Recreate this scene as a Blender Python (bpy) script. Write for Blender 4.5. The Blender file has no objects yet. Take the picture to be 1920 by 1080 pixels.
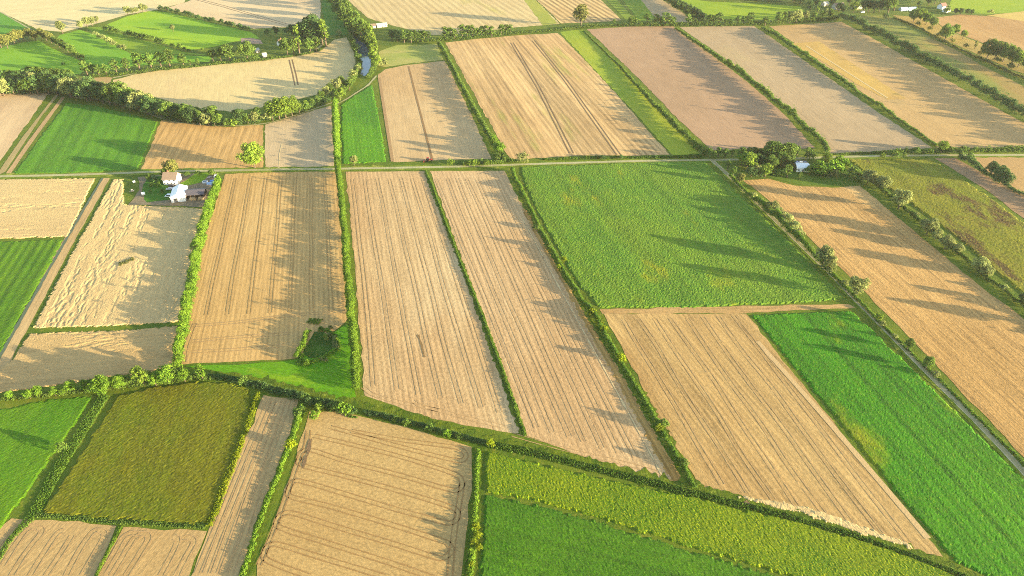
import bpy, bmesh, math, random
import numpy as np
from mathutils import Vector, Matrix
R = math.radians
rng = np.random.default_rng(7)
random.seed(7)
S = bpy.context.scene
COL = S.collection

# ------------------------------------------------------------------ camera
HC, FPX, PITCH = 220.0, 1297.0, R(35.3)
SI, CO = math.sin(PITCH), math.cos(PITCH)

def G(u, v):
    """the spot on the flat ground that lies at pixel u, v of the 1920 x 1080 photograph"""
    a, b = (u - 960) / FPX, (540 - v) / FPX
    t = HC / (SI - b * CO)
    return (a * t, t * (CO + b * SI))

def mpp(u, v):
    """metres of upright height per photograph pixel at that spot"""
    b = (540 - v) / FPX
    t = HC / (SI - b * CO)
    dep = PITCH - math.atan(b)
    return t / FPX / math.cos(dep)

def GP(pts):
    return [G(*p[:2]) for p in pts]

cam = bpy.data.cameras.new('camera')
cam.sensor_width = 36.0
cam.lens = 36.0 * FPX / 1920
cam.clip_start, cam.clip_end = 1.0, 9000
co = bpy.data.objects.new('camera', cam)
COL.objects.link(co)
co.location = (0, 0, HC)
co.rotation_euler = (math.pi / 2 - PITCH, 0, 0)
S.camera = co

# ------------------------------------------------------------------ light
SUN_EL, SUN_AZ = R(7.4), (math.cos(R(19.6)), -math.sin(R(19.6)))
W = bpy.data.worlds.new('World')
S.world = W
W.use_nodes = True
nt = W.node_tree
sky = nt.nodes.new('ShaderNodeTexSky')
sky.sky_type = 'NISHITA'
sky.sun_disc = False
sky.sun_elevation = SUN_EL
sky.sun_rotation = math.atan2(SUN_AZ[0], SUN_AZ[1])
sky.altitude = 100
sky.air_density, sky.dust_density, sky.ozone_density = 1.0, 1.0, 1.0
nt.links.new(sky.outputs[0], nt.nodes['Background'].inputs[0])
nt.nodes['Background'].inputs[1].default_value = 0.125
sl = bpy.data.lights.new('sun', 'SUN')
sl.energy, sl.angle, sl.color = 5.0, R(0.5), (1.0, 0.84, 0.54)
so = bpy.data.objects.new('sun', sl)
COL.objects.link(so)
so.location = (300, -100, 400)
so.rotation_euler = Vector((-SUN_AZ[0] * math.cos(SUN_EL), -SUN_AZ[1] * math.cos(SUN_EL), -math.sin(SUN_EL))).to_track_quat('-Z', 'Y').to_euler()
S.view_settings.view_transform = 'Standard'
S.view_settings.look = 'None'
S.view_settings.gamma = 1
S.view_settings.exposure = 2.36
S.render.engine = 'CYCLES'
S.cycles.max_bounces = 6
S.cycles.diffuse_bounces = 3
S.cycles.transparent_max_bounces = 4
S.cycles.volume_bounces = 0
S.cycles.use_denoising = False
S.cycles.pixel_filter_type = 'BLACKMAN_HARRIS'
S.cycles.filter_width = 1.0

# ------------------------------------------------------------------ colours
def lin(c):
    c = c / 255.0
    return c / 12.92 if c <= 0.04045 else ((c + 0.055) / 1.055) ** 2.4
KR, KG, KB = 1.80, 1.87, 2.22
def C(r, g, b):
    """albedo of ground that shows as this colour when the sun is on it"""
    if g > r * 1.15: r, b = r + 26, b - 4
    b = max(b, 4)
    return (min(lin(r) / KR, .8), min(lin(g) / KG, .8), min(lin(b) / KB, .8), 1)

# ------------------------------------------------------------------ node helper
class NT:
    def __init__(s, name):
        s.m = bpy.data.materials.new(name)
        s.m.use_nodes = True
        s.t = s.m.node_tree
        s.p = s.t.nodes['Principled BSDF']
        s.out = s.t.nodes['Material Output']
        s.p.inputs['Roughness'].default_value = 0.9
        s.p.inputs['Specular IOR Level'].default_value = 0.15
        s.tc = s.t.nodes.new('ShaderNodeTexCoord')
        s.xyz = None
    def put(s, sock, v):
        if isinstance(v, bpy.types.NodeSocket):
            s.t.links.new(v, sock)
        elif v is not None:
            sock.default_value = v
    def math(s, op, a, b=None, c=None, clamp=False):
        n = s.t.nodes.new('ShaderNodeMath')
        n.operation, n.use_clamp = op, clamp
        for i, v in enumerate((a, b, c)):
            if v is not None: s.put(n.inputs[i], v)
        return n.outputs[0]
    def sep(s):
        if s.xyz is None:
            n = s.t.nodes.new('ShaderNodeSeparateXYZ')
            s.t.links.new(s.tc.outputs['Object'], n.inputs[0])
            s.xyz = n.outputs
        return s.xyz
    def vec(s, sx, sy, sz=1.0, off=0.0):
        n = s.t.nodes.new('ShaderNodeMapping')
        s.t.links.new(s.tc.outputs['Object'], n.inputs[0])
        n.inputs['Scale'].default_value = (sx, sy, sz)
        n.inputs['Location'].default_value = (off, off * .7, 0)
        return n.outputs[0]
    def noise(s, sx, sy=None, detail=2.0, rough=0.5, off=0.0, dist=0.0):
        n = s.t.nodes.new('ShaderNodeTexNoise')
        n.inputs['Scale'].default_value = 1.0
        n.inputs['Detail'].default_value = detail
        n.inputs['Roughness'].default_value = rough
        n.inputs['Distortion'].default_value = dist
        s.t.links.new(s.vec(sx, sx if sy is None else sy, sx, off), n.inputs['Vector'])
        return n.outputs[0]
    def step(s, v, lo, hi, a=0.0, b=1.0):
        n = s.t.nodes.new('ShaderNodeMapRange')
        n.interpolation_type = 'SMOOTHSTEP'
        s.put(n.inputs[0], v)
        for i, x in enumerate((lo, hi, a, b)): n.inputs[i + 1].default_value = x
        return n.outputs[0]
    def mix(s, f, a, b, mode='MIX'):
        n = s.t.nodes.new('ShaderNodeMix')
        n.data_type, n.blend_type = 'RGBA', mode
        s.put(n.inputs[0], f); s.put(n.inputs[6], a); s.put(n.inputs[7], b)
        return n.outputs[2]
    def gain(s, colour, f):
        """colour times a number socket"""
        n = s.t.nodes.new('ShaderNodeVectorMath')
        n.operation = 'SCALE'
        s.put(n.inputs[0], colour if isinstance(colour, bpy.types.NodeSocket) else colour[:3])
        s.put(n.inputs['Scale'], f)
        return n.outputs[0]
    def bump(s, h, dist):
        n = s.t.nodes.new('ShaderNodeBump')
        n.inputs['Strength'].default_value = 1.0
        n.inputs['Distance'].default_value = dist
        s.put(n.inputs['Height'], h)
        s.t.links.new(n.outputs[0], s.p.inputs['Normal'])
    def colour(s, c):
        s.put(s.p.inputs['Base Color'], c)
        return s.m

def field_mat(name, c1, c2, c3=None, patch=0.012, streak=0.25, speck=0.25, rows=0.0, period=3.0, bump=0.05,
              band=0.0, bandp=14.0, c3amt=(0.55, 0.75), c3s=(0.02, 0.006), seed=0.0, rowbump=0.0):
    """field surface; object x runs across the drill rows and y along them"""
    n = NT(name)
    pt = n.step(n.noise(patch, patch * .5, 4, .6, seed), .35, .65)
    c = n.mix(pt, c1, c2)
    if c3 is not None:
        c = n.mix(n.step(n.noise(c3s[0], c3s[1], 4, .62, seed + 31), *c3amt), c, c3)
    st = n.noise(0.7, 0.03, 4, .7, seed + 5)
    sp = n.noise(1.0, 0.55, 4, .8, seed + 9)
    g = n.math('MULTIPLY_ADD', n.math('SUBTRACT', st, .5), streak * 3.0, 1.0)
    g = n.math('ADD', g, n.math('MULTIPLY', n.math('SUBTRACT', sp, .5), speck * 3.6))
    g = n.math('ADD', g, n.math('MULTIPLY', n.math('SUBTRACT', n.noise(.11, .045, 4, .7, seed + 41), .5), .34))
    hgt = n.math('ADD', n.math('MULTIPLY', st, .7), n.math('MULTIPLY', sp, .8))
    if rows or rowbump:
        x = n.math('ADD', n.sep()[0], n.math('MULTIPLY', n.noise(.05, .02, 2, .5, seed + 77), 1.2))
        w = n.math('SINE', n.math('MULTIPLY', x, 2 * math.pi / period))
        g = n.math('ADD', g, n.math('MULTIPLY', w, n.math('MULTIPLY', n.noise(.03, .012, 3, .6, seed + 3), rows * 2)))
        if rowbump: hgt = n.math('ADD', hgt, n.math('MULTIPLY', w, rowbump))
    if band:
        b = n.step(n.noise(1.0 / bandp, 0.002, 3, .6, seed + 13), .3, .7)
        g = n.math('ADD', g, n.math('MULTIPLY', n.math('SUBTRACT', b, .5), band))
    g = n.math('MAXIMUM', g, .25)
    n.bump(hgt, bump * 1.7)
    return n.colour(n.gain(c, g))

def crop_mat(name, c1, c2, c3, s=2.0, patch=.012, c3amt=(.55, .7), seed=0., rows=0., period=2.2, band=0., bandp=9.0, sy=1.0, grain=2.0, c4=None, c4amt=(.6, .72)):
    """tops of standing plants: small lighter and darker leaf tufts with broad patches"""
    n = NT(name)
    c = n.mix(n.step(n.noise(patch, patch * .6, 5, .65, seed), .38, .62), c1, c2)
    if c4 is not None:
        c = n.mix(n.step(n.noise(patch * 1.7, patch * .8, 5, .65, seed + 50), *c4amt), c, c4)
    c = n.mix(n.step(n.noise(s, s * sy, 2, .7, seed + 3), *c3amt), c, c3)
    g = n.math('MULTIPLY_ADD', n.math('SUBTRACT', n.noise(s * 1.1, s * 1.1 * sy, 3, .85, seed + 8), .5), grain * 1.35, 1.0)
    g = n.math('ADD', g, n.math('MULTIPLY', n.math('SUBTRACT', n.noise(.16, .07, 4, .7, seed + 41), .5), .5))
    if rows:
        w = n.math('SINE', n.math('MULTIPLY', n.sep()[0], 2 * math.pi / period))
        g = n.math('ADD', g, n.math('MULTIPLY', w, rows))
    if band:
        b = n.step(n.noise(1.0 / bandp, 0.003, 3, .65, seed + 13), .3, .7)
        g = n.math('ADD', g, n.math('MULTIPLY', n.math('SUBTRACT', b, .5), band))
    g = n.math('MAXIMUM', g, .2)
    n.bump(n.noise(s * 1.6, s * 1.6 * sy, 3, .7, seed + 21), .03)
    n.p.inputs['Specular IOR Level'].default_value = 0.2
    return n.colour(n.gain(c, g))

def plain(name, c, rough=.8, metal=0., var=.12, scale=1.5, spec=.3, bump=0.0):
    n = NT(name)
    n.p.inputs['Roughness'].default_value = rough
    n.p.inputs['Metallic'].default_value = metal
    n.p.inputs['Specular IOR Level'].default_value = spec
    g = n.math('MULTIPLY_ADD', n.math('SUBTRACT', n.noise(scale, scale, 4, .65), .5), var * 2, 1.0)
    if bump: n.bump(n.noise(1.1, 1.1, 3, .7), bump)
    return n.colour(n.gain(c, g))

def leaf_mat(name, c1, c2, trans=.3):
    n = NT(name)
    oi = n.t.nodes.new('ShaderNodeObjectInfo')
    gm = n.t.nodes.new('ShaderNodeNewGeometry')
    big = n.step(n.noise(.22, .22, 3, .6), .35, .65)
    f = n.math('ADD', n.math('MULTIPLY', big, .5), n.math('MULTIPLY', gm.outputs['Random Per Island'], .5))
    c = n.mix(f, c1, c2)
    g = n.math('MULTIPLY_ADD', oi.outputs['Random'], .5, .75)
    c = n.gain(c, g)
    n.colour(c)
    tr = n.t.nodes.new('ShaderNodeBsdfTranslucent')
    n.t.links.new(n.gain(c, 1.3), tr.inputs[0])
    mx = n.t.nodes.new('ShaderNodeMixShader')
    mx.inputs[0].default_value = trans
    n.t.links.new(n.p.outputs[0], mx.inputs[1]); n.t.links.new(tr.outputs[0], mx.inputs[2])
    n.t.links.new(mx.outputs[0], n.out.inputs[0])
    return n.m

LEAF = dict(
    hedge=leaf_mat('hedge leaves', (.075, .16, .014, 1), (.18, .29, .025, 1)),
    mid=leaf_mat('green leaves', (.055, .11, .02, 1), (.15, .22, .035, 1)),
    dark=leaf_mat('dark leaves', (.04, .09, .028, 1), (.10, .16, .04, 1)),
    bright=leaf_mat('yellow green leaves', (.085, .15, .018, 1), (.19, .26, .03, 1)),
    pale=leaf_mat('pale willow leaves', (.15, .19, .06, 1), (.28, .30, .10, 1)),
    low=leaf_mat('ditch plants', (.05, .115, .014, 1), (.135, .22, .025, 1)),
    olive=leaf_mat('dry brush leaves', (.10, .12, .03, 1), (.20, .20, .05, 1)),
    yellow=leaf_mat('yellowish fringe leaves', (.13, .19, .008, 1), (.26, .30, .012, 1)),
)
BARK = plain('bark', (.10, .075, .05, 1), .9, scale=3)

# ------------------------------------------------------------------ object helpers
def tag(o, label=None, cat=None, group=None, kind=None):
    if label: o['label'] = label
    if cat: o['category'] = cat
    if group: o['group'] = group
    if kind: o['kind'] = kind
    return o

def link(name, me, mat=None, parent=None, loc=None, rz=0):
    o = bpy.data.objects.new(name, me)
    COL.objects.link(o)
    if mat is not None and me is not None:
        if isinstance(mat, (list, tuple)):
            for m in mat: me.materials.append(m)
        else: me.materials.append(mat)
    if parent is not None: o.parent = parent
    if loc is not None: o.location = loc
    o.rotation_euler = (0, 0, rz)
    return o

def quads_mesh(name, v, q):
    """mesh from float array v (n,3) and int array q (m,4)"""
    me = bpy.data.meshes.new(name)
    me.vertices.add(len(v))
    me.vertices.foreach_set('co', np.ascontiguousarray(v, np.float32).ravel())
    me.loops.add(q.size)
    me.loops.foreach_set('vertex_index', np.ascontiguousarray(q, np.int32).ravel())
    me.polygons.add(len(q))
    me.polygons.foreach_set('loop_start', np.arange(0, q.size, 4, dtype=np.int32))
    me.update(calc_edges=True)
    me.validate()
    return me

def vnoise(x, y, seed=0):
    """smooth value noise 0..1"""
    xi, yi = np.floor(x).astype(np.int64), np.floor(y).astype(np.int64)
    fx, fy = x - xi, y - yi
    fx, fy = fx * fx * (3 - 2 * fx), fy * fy * (3 - 2 * fy)
    def h(a, b):
        k = (a * 374761393 + b * 668265263 + seed * 974711) & 0xFFFFFFFF
        k = ((k ^ (k >> 13)) * 1274126177) & 0xFFFFFFFF
        return ((k ^ (k >> 16)) & 0xFFFF) / 65535.0
    return (h(xi, yi) * (1 - fx) + h(xi + 1, yi) * fx) * (1 - fy) + (h(xi, yi + 1) * (1 - fx) + h(xi + 1, yi + 1) * fx) * fy

def row_frame(pts, row):
    """centre and turn of a field whose rows run between two pixels"""
    if row is None: ang = 0.0
    else:
        a, b = G(*row[0]), G(*row[1])
        ang = math.atan2(b[1] - a[1], b[0] - a[0]) - math.pi / 2
    c = np.mean(np.array(pts), axis=0)
    return c, ang

def to_local(p, c, ang):
    p = np.asarray(p, float) - c
    ca, sa = math.cos(-ang), math.sin(-ang)
    return np.stack([p[:, 0] * ca - p[:, 1] * sa, p[:, 0] * sa + p[:, 1] * ca], 1)

def rough_edge(pts, step=5.0, amp=.35):
    out = []
    n = len(pts)
    for i in range(n):
        a, b = np.array(pts[i]), np.array(pts[(i + 1) % n])
        d = b - a
        L = np.hypot(*d)
        k = max(1, min(60, int(L / step)))
        nrm = np.array([-d[1], d[0]]) / max(L, 1e-6)
        for j in range(k):
            out.append(a + d * j / k + nrm * (rng.normal() * amp if j else 0))
    return out

LAYER = [0]
def sheet(name, px, mat, row=None, z=.05, amp=.4, kind='structure', label=None):
    """a flat patch of ground cover"""
    pts = GP(px)
    c, ang = row_frame(pts, row)
    pl = to_local(rough_edge(pts, 5, amp), c, ang)
    me = bpy.data.meshes.new(name)
    me.from_pydata([(p[0], p[1], 0) for p in pl], [], [list(range(len(pl)))])
    if me.polygons[0].normal.z < 0: me.flip_normals()
    LAYER[0] += 1
    o = link(name, me, mat, loc=(c[0], c[1], z + LAYER[0] * .0006), rz=ang)
    return tag(o, label, kind=kind)

def inside(x, y, poly):
    r = np.zeros(x.shape, bool)
    n = len(poly)
    for i in range(n):
        x0, y0 = poly[i]; x1, y1 = poly[(i + 1) % n]
        if y0 == y1: continue
        k = ((y0 > y) != (y1 > y)) & (x < (x1 - x0) * (y - y0) / (y1 - y0) + x0)
        r ^= k
    return r

def crop(name, px, mat, row, cell, hf, kind='stuff', label=None, z=.02, jit=.25):
    """standing plants: a height field clipped to the plot, with sides down to the soil"""
    pts = GP(px)
    c, ang = row_frame(pts, row)
    pl = to_local(pts, c, ang)
    x0, y0 = pl.min(0); x1, y1 = pl.max(0)
    nx, ny = int((x1 - x0) / cell) + 2, int((y1 - y0) / cell) + 2
    X, Y = np.meshgrid(x0 + np.arange(nx) * cell, y0 + np.arange(ny) * cell, indexing='ij')
    ins = inside(X + rng.normal(size=X.shape) * .4 + (vnoise(X / 4, Y / 4, 77) - .5) * .8, Y + rng.normal(size=X.shape) * .4 + (vnoise(X / 4, Y / 4, 78) - .5) * .8, pl)
    X = X + rng.uniform(-jit, jit, X.shape) * cell
    Y = Y + rng.uniform(-jit, jit, X.shape) * cell
    Z = np.maximum(hf(X, Y), .05)
    ok = ins[:-1, :-1] & ins[1:, :-1] & ins[1:, 1:] & ins[:-1, 1:]
    i, j = np.nonzero(ok)
    idx = lambda a, b: a * ny + b
    q = np.stack([idx(i, j), idx(i + 1, j), idx(i + 1, j + 1), idx(i, j + 1)], 1)
    N = nx * ny
    e = np.concatenate([q[:, [0, 1]], q[:, [1, 2]], q[:, [2, 3]], q[:, [3, 0]]])
    key, rev = e[:, 0] * N + e[:, 1], e[:, 1] * N + e[:, 0]
    be = e[~np.isin(key, rev)]
    top = np.stack([X.ravel(), Y.ravel(), Z.ravel()], 1)
    top[np.unique(be), 2] = .03
    bot = top.copy(); bot[:, 2] = 0
    V = np.concatenate([top, bot])
    sk = np.stack([be[:, 1], be[:, 0], be[:, 0] + N, be[:, 1] + N], 1)
    Q = np.concatenate([q, sk])
    used, invq = np.unique(Q, return_inverse=True)
    me = quads_mesh(name, V[used], invq.reshape(Q.shape))
    me.polygons.foreach_set('use_smooth', np.zeros(len(me.polygons), bool))
    o = link(name, me, mat, loc=(c[0], c[1], z), rz=ang)
    return tag(o, label, kind=kind)

def smooth(p, k=8):
    """Catmull-Rom through points"""
    p = np.asarray(p, float)
    if len(p) < 3: return p
    a = np.concatenate([[2 * p[0] - p[1]], p, [2 * p[-1] - p[-2]]])
    out = []
    for i in range(1, len(a) - 2):
        for t in np.arange(k) / k:
            out.append(.5 * (2 * a[i] + (a[i + 1] - a[i - 1]) * t + (2 * a[i - 1] - 5 * a[i] + 4 * a[i + 1] - a[i + 2]) * t * t
                             + (3 * a[i] - a[i - 1] - 3 * a[i + 1] + a[i + 2]) * t ** 3))
    out.append(p[-1])
    return np.array(out)

def resample(p, step):
    p = np.asarray(p, float)
    d = np.r_[0, np.cumsum(np.hypot(*(np.diff(p[:, :2], axis=0)).T))]
    t = np.linspace(0, d[-1], max(2, int(d[-1] / step) + 1))
    return np.stack([np.interp(t, d, p[:, k]) for k in range(p.shape[1])], 1)

def offset(p, o):
    t = np.gradient(p[:, :2], axis=0)
    t /= np.maximum(np.hypot(t[:, 0], t[:, 1])[:, None], 1e-9)
    return p[:, :2] + np.stack([-t[:, 1], t[:, 0]], 1) * (o if np.isscalar(o) else np.asarray(o)[:, None])

def ribbons(name, lines, width, mat, z, kind='structure', jit=0.0, step=4.0, label=None):
    """flat strips along world polylines"""
    V, Q, n = [], [], 0
    for ln in lines:
        ln = resample(ln, step)
        w = width / 2 * (1 + jit * rng.normal(size=len(ln)))
        L, Rr = offset(ln, w), offset(ln, -w)
        k = len(ln)
        V.append(np.concatenate([np.c_[L, np.zeros(k)], np.c_[Rr, np.zeros(k)]]))
        i = np.arange(k - 1)
        Q.append(np.stack([i + n + k, i + n + k + 1, i + n + 1, i + n], 1))
        n += 2 * k
    V = np.concatenate(V)
    c = V.mean(0)
    me = quads_mesh(name, V - c, np.concatenate(Q))
    LAYER[0] += 1
    return tag(link(name, me, mat, loc=(c[0], c[1], z + LAYER[0] * .0004)), label, kind=kind)

# ------------------------------------------------------------------ foliage
def leaves(cen, rad, leaf, cover=1.0, flat=1.0, tilt=.55, r=rng):
    """leaf sized faces spread over the outsides of many clumps"""
    cen, rad = np.asarray(cen, float), np.asarray(rad, float)
    n = np.maximum(6, (cover * 9.0 * rad ** 2 / leaf ** 2)).astype(int)
    k = np.repeat(np.arange(len(cen)), n)
    M = len(k)
    d = r.normal(size=(M, 3)); d /= np.linalg.norm(d, axis=1)[:, None]
    d[:, 2] = np.where(d[:, 2] < -.45, -d[:, 2], d[:, 2])
    pos = cen[k] + d * (rad[k] * r.uniform(.72, 1.08, M))[:, None] * np.array([1, 1, flat])
    nm = d + tilt * r.normal(size=(M, 3)); nm /= np.linalg.norm(nm, axis=1)[:, None]
    a = np.cross(nm, r.normal(size=(M, 3))); a /= np.maximum(np.linalg.norm(a, axis=1)[:, None], 1e-9)
    b = np.cross(nm, a)
    s = (leaf * r.uniform(.35, .72, M))[:, None]
    s2 = s * r.uniform(.55, 1.0, M)[:, None]
    V = np.stack([pos + a * s, pos + b * s2, pos - a * s, pos - b * s2], 1).reshape(-1, 3)
    V[:, 2] = np.maximum(V[:, 2], .03)
    return V

def leaf_mesh(name, V):
    return quads_mesh(name, V, np.arange(len(V)).reshape(-1, 4))

def hedge(name, px, leaf='hedge', size=.6, label=None, cat='hedge', group=None, vary=.35, cover=1.0, kind=None, gap=0.0, dens=1.0):
    """px: (u, v, width m, height m) along the middle of the hedge's foot"""
    p = np.array([list(G(q[0], q[1])) + [q[2], q[3]] for q in px])
    p = resample(p, 1.0)
    t = np.gradient(p[:, :2], axis=0); t /= np.hypot(t[:, 0], t[:, 1])[:, None]
    nrm = np.stack([-t[:, 1], t[:, 0]], 1)
    sd = int(rng.integers(1e6))
    s = np.arange(len(p)) * 1.0
    prof = vnoise(s / 9.0, s * 0, sd) * .5 + vnoise(s / 3.0, s * 0 + 3, sd) * .3 + vnoise(s / 34.0, s * 0 + 5, sd) * .2
    wav = (vnoise(s / 9.0, s * 0 + 7, sd) - .5) * .5
    C_, R_ = [], []
    for i in range(len(p)):
        w, h = p[i, 2] * .86, p[i, 3]
        if gap and vnoise(np.array([s[i] / 6.0]), np.array([11.]), sd)[0] < gap: h *= .3
        h = h * (1 - 1.25 * vary + 2.5 * vary * prof[i])
        r0 = max(.28, min(.26 * min(w, h * 1.3) + .1, 1.7))
        nn = dens * 1.35 * (w + 2 * h) / (math.pi * r0 * r0)
        k = int(nn) + (rng.random() < nn % 1)
        for _ in range(k):
            q = rng.uniform(-1, 1)
            top = h * (1 - .45 * q * q)
            r1 = r0 * rng.uniform(.5, 1.4)
            zz = max(r1 * .35, (top - r1) * rng.uniform(.1, 1) ** .5)
            off = q * max(w / 2 - r0 * .6, .1) + wav[i] * w * .5
            C_.append((p[i, 0] + nrm[i, 0] * off + t[i, 0] * rng.uniform(-.6, .6), p[i, 1] + nrm[i, 1] * off + t[i, 1] * rng.uniform(-.6, .6), zz))
            R_.append(r1)
        if h > 3 and rng.random() < .10:                       # a shoot that stands above the rest
            C_.append((p[i, 0], p[i, 1], h * rng.uniform(1.0, 1.15))); R_.append(r0 * .55)
    V = leaves(C_, R_, size * .85, cover, tilt=.85)
    c = V.mean(0); c[2] = 0
    o = link(name, leaf_mesh(name, V - c), LEAF[leaf], loc=(c[0], c[1], 0))
    return tag(o, label, cat if kind is None else None, group, kind)

# ---- tree models (10 m tall)
def tree_parts(shape, seed, leaf):
    r = np.random.default_rng(seed)
    cen, rad = [], []
    if shape == 'round':
        n, rx, z0, z1 = 42, 3.6, 2.2, 10.0
    elif shape == 'tall':
        n, rx, z0, z1 = 40, 2.1, 1.6, 10.0
    elif shape == 'broad':
        n, rx, z0, z1 = 48, 4.7, 1.6, 10.0
    elif shape == 'slim':
        n, rx, z0, z1 = 34, 1.35, .8, 10.0
    zc, rz = (z0 + z1) / 2, (z1 - z0) / 2
    lob = [(r.uniform(0, 6.28), r.uniform(-.5, .8), r.uniform(.75, 1.2)) for _ in range(6)]
    for _ in range(n):
        d = r.normal(size=3); d /= np.linalg.norm(d)
        f = 1.0
        for az, el, a in lob:
            dd = np.array([math.cos(az) * math.cos(el), math.sin(az) * math.cos(el), math.sin(el)])
            f += .22 * (a - .9) * max(0, d @ dd) ** 3 * 4
        q = r.uniform(.25, 1) ** .45 * .82 * f
        cr = (rx * .34 + .15) * r.uniform(.6, 1.15)
        taper = 1.0 if shape not in ('tall', 'slim') else 1 - .35 * max(0, d[2])
        cen.append((d[0] * rx * q * taper, d[1] * rx * q * taper, zc + d[2] * rz * q))
        rad.append(cr)
    V = leaves(cen, rad, leaf, 1.25, r=r)
    bm = bmesh.new()
    def limb(a, b, ra, rb):
        a, b = Vector(a), Vector(b)
        d = b - a
        m = Matrix.Translation((a + b) / 2) @ d.to_track_quat('Z', 'Y').to_matrix().to_4x4()
        bmesh.ops.create_cone(bm, cap_ends=True, segments=7, radius1=ra, radius2=rb, depth=d.length, matrix=m)
    th = z0 + rz * .9
    limb((0, 0, -.1), (r.uniform(-.15, .15), r.uniform(-.15, .15), th), .34, .18)
    for _ in range(5):
        az = r.uniform(0, 6.28)
        limb((0, 0, r.uniform(z0 * .8, th * .8)), (math.cos(az) * rx * .6, math.sin(az) * rx * .6, r.uniform(th * .8, th * 1.15)), .13, .05)
    tr = bpy.data.meshes.new('trunk'); bm.to_mesh(tr); bm.free()
    tr.materials.append(BARK)
    return V, tr

def bush_parts(seed, leaf, wide=1.0):
    r = np.random.default_rng(seed)
    cen, rad = [], []
    for _ in range(22):
        a, q = r.uniform(0, 6.28), r.uniform(0, 1) ** .6
        cr = r.uniform(1.0, 2.1)
        cen.append((math.cos(a) * q * 3.6 * wide, math.sin(a) * q * 3.6 * wide, cr * .5 + (9.0 - cr * 1.5) * (1 - .55 * q * q) * r.uniform(.1, 1) ** .6))
        rad.append(cr)
    return leaves(cen, rad, leaf, .95, r=r)

_models = {}
def model(shape, mat):
    """a crown mesh and a trunk mesh shared by the copies of one sort"""
    key = (shape, mat)
    if key not in _models:
        out = []
        for k in range(3):
            if shape in ('bush', 'wide'):
                V = bush_parts(len(shape) + k * 17 + len(mat) * 5 + 3, 1.0, 1.0 if shape == 'bush' else 1.5)
                tr = None
            else:
                V, tr = tree_parts(shape, 11 + k * 29 + len(shape) * 3 + len(mat), .62)
            me = leaf_mesh('crown', V); me.materials.append(LEAF[mat])
            out.append((me, tr))
        _models[key] = out
    return _models[key]

CATS = dict(round=('broadleaf_tree', 'tree'), tall=('tall_tree', 'tree'), broad=('spreading_tree', 'tree'), slim=('poplar_tree', 'tree'),
            bush=('bush', 'bush'), wide=('bush', 'bush'))
_n = [0]
def plant(u, v, hpx, shape='round', mat='mid', label=None, group=None, w=1.0):
    """one tree or bush standing at the ground under pixel u, v and hpx photograph pixels tall"""
    x, y = G(u, v)
    h = hpx * mpp(u, v) * (1.12 if v > 250 else 1.22)
    w *= 1.08
    _n[0] += 1
    k = _n[0]
    crown, trunk = model(shape, mat)[k % 3]
    name, cat = CATS[shape]
    s = h / 10.0
    rz = (k * 2.399) % 6.283
    sc = (s * w, s * w, s)
    if trunk is None:
        o = link(name, crown, loc=(x, y, 0), rz=rz); o.scale = sc
    else:
        o = link(name, None, loc=(x, y, 0), rz=rz); o.scale = sc
        link('crown', crown, parent=o); link('trunk', trunk, parent=o)
    return tag(o, label, cat, group)

ORD = ('first second third fourth fifth sixth seventh eighth ninth tenth eleventh twelfth thirteenth fourteenth fifteenth sixteenth '
       'seventeenth eighteenth nineteenth twentieth twenty-first twenty-second twenty-third twenty-fourth twenty-fifth twenty-sixth').split()
def row(lst, fmt, group, shape='round', mat='mid', w=1.0, k=1.0):
    """a counted row of plants, each told apart by its place along the row"""
    for i, t in enumerate(lst):
        u, v, h = t[:3]
        sh = t[3] if len(t) > 3 and t[3] else shape
        mt = t[4] if len(t) > 4 and t[4] else mat
        plant(u, v, h * k, sh, mt, fmt.format(o=ORD[i] if i < len(ORD) else ''), group, w)

# ------------------------------------------------------------------ ground and fields
gm = NT('rough grass')
c = gm.mix(gm.step(gm.noise(.03, .03, 4, .65), .35, .65), C(70, 126, 32), C(100, 144, 42))
c = gm.mix(gm.step(gm.noise(.35, .35, 4, .7, 5), .5, .75), c, C(140, 164, 66))
gm.bump(gm.noise(1.2, 1.2, 3, .7), .12)
gm.colour(c)
GRASS = gm.m
me = bpy.data.meshes.new('ground')
me.from_pydata([(-2200, -400, 0), (2200, -400, 0), (2200, 2600, 0), (-2200, 2600, 0)], [], [(0, 1, 2, 3)])
tag(link('ground', me, GRASS), kind='structure')

TAN, TAN2, OCH = C(232, 197, 150), C(222, 186, 138), C(226, 186, 118)
PINK, GREYT, PALE = C(226, 188, 148), C(205, 182, 142), C(250, 224, 176)
GRN, YGRN, DGRN = C(40, 150, 22), C(110, 180, 25), C(22, 112, 24)
SEED = [0]
def F(name, px, c1, c2, c3=None, row=None, z=.05, amp=.4, **kw):
    SEED[0] += 1
    kw.setdefault('seed', SEED[0] * 13.7)
    m = field_mat(name.replace('_', ' ') + ' surface', c1, c2, c3, **kw)
    return sheet(name, px, m, row, z, amp)

# middle: the two long stubble strips beside the thin ditch
F('stubble_field', [(648, 322), (797, 321), (815, 362), (838, 425), (880, 540), (925, 655), (983, 812), (960, 812), (800, 783), (684, 742), (676, 640), (664, 480)],
  C(233, 198, 152), C(222, 182, 136), C(240, 208, 164), row=((720, 330), (800, 760)), rows=.1, period=2.7, streak=.3, speck=.5, bump=.05, c3amt=(.5, .7))
F('stubble_field', [(806, 321), (945, 320), (985, 395), (1045, 505), (1100, 600), (1155, 690), (1205, 775), (1272, 906), (1210, 892), (1100, 858), (988, 818), (930, 650), (885, 535), (842, 420), (820, 360)],
  C(235, 198, 154), C(224, 184, 138), C(240, 206, 162), row=((880, 330), (1080, 800)), rows=.1, period=2.7, streak=.3, speck=.5, bump=.05, c3amt=(.5, .7))
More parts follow.
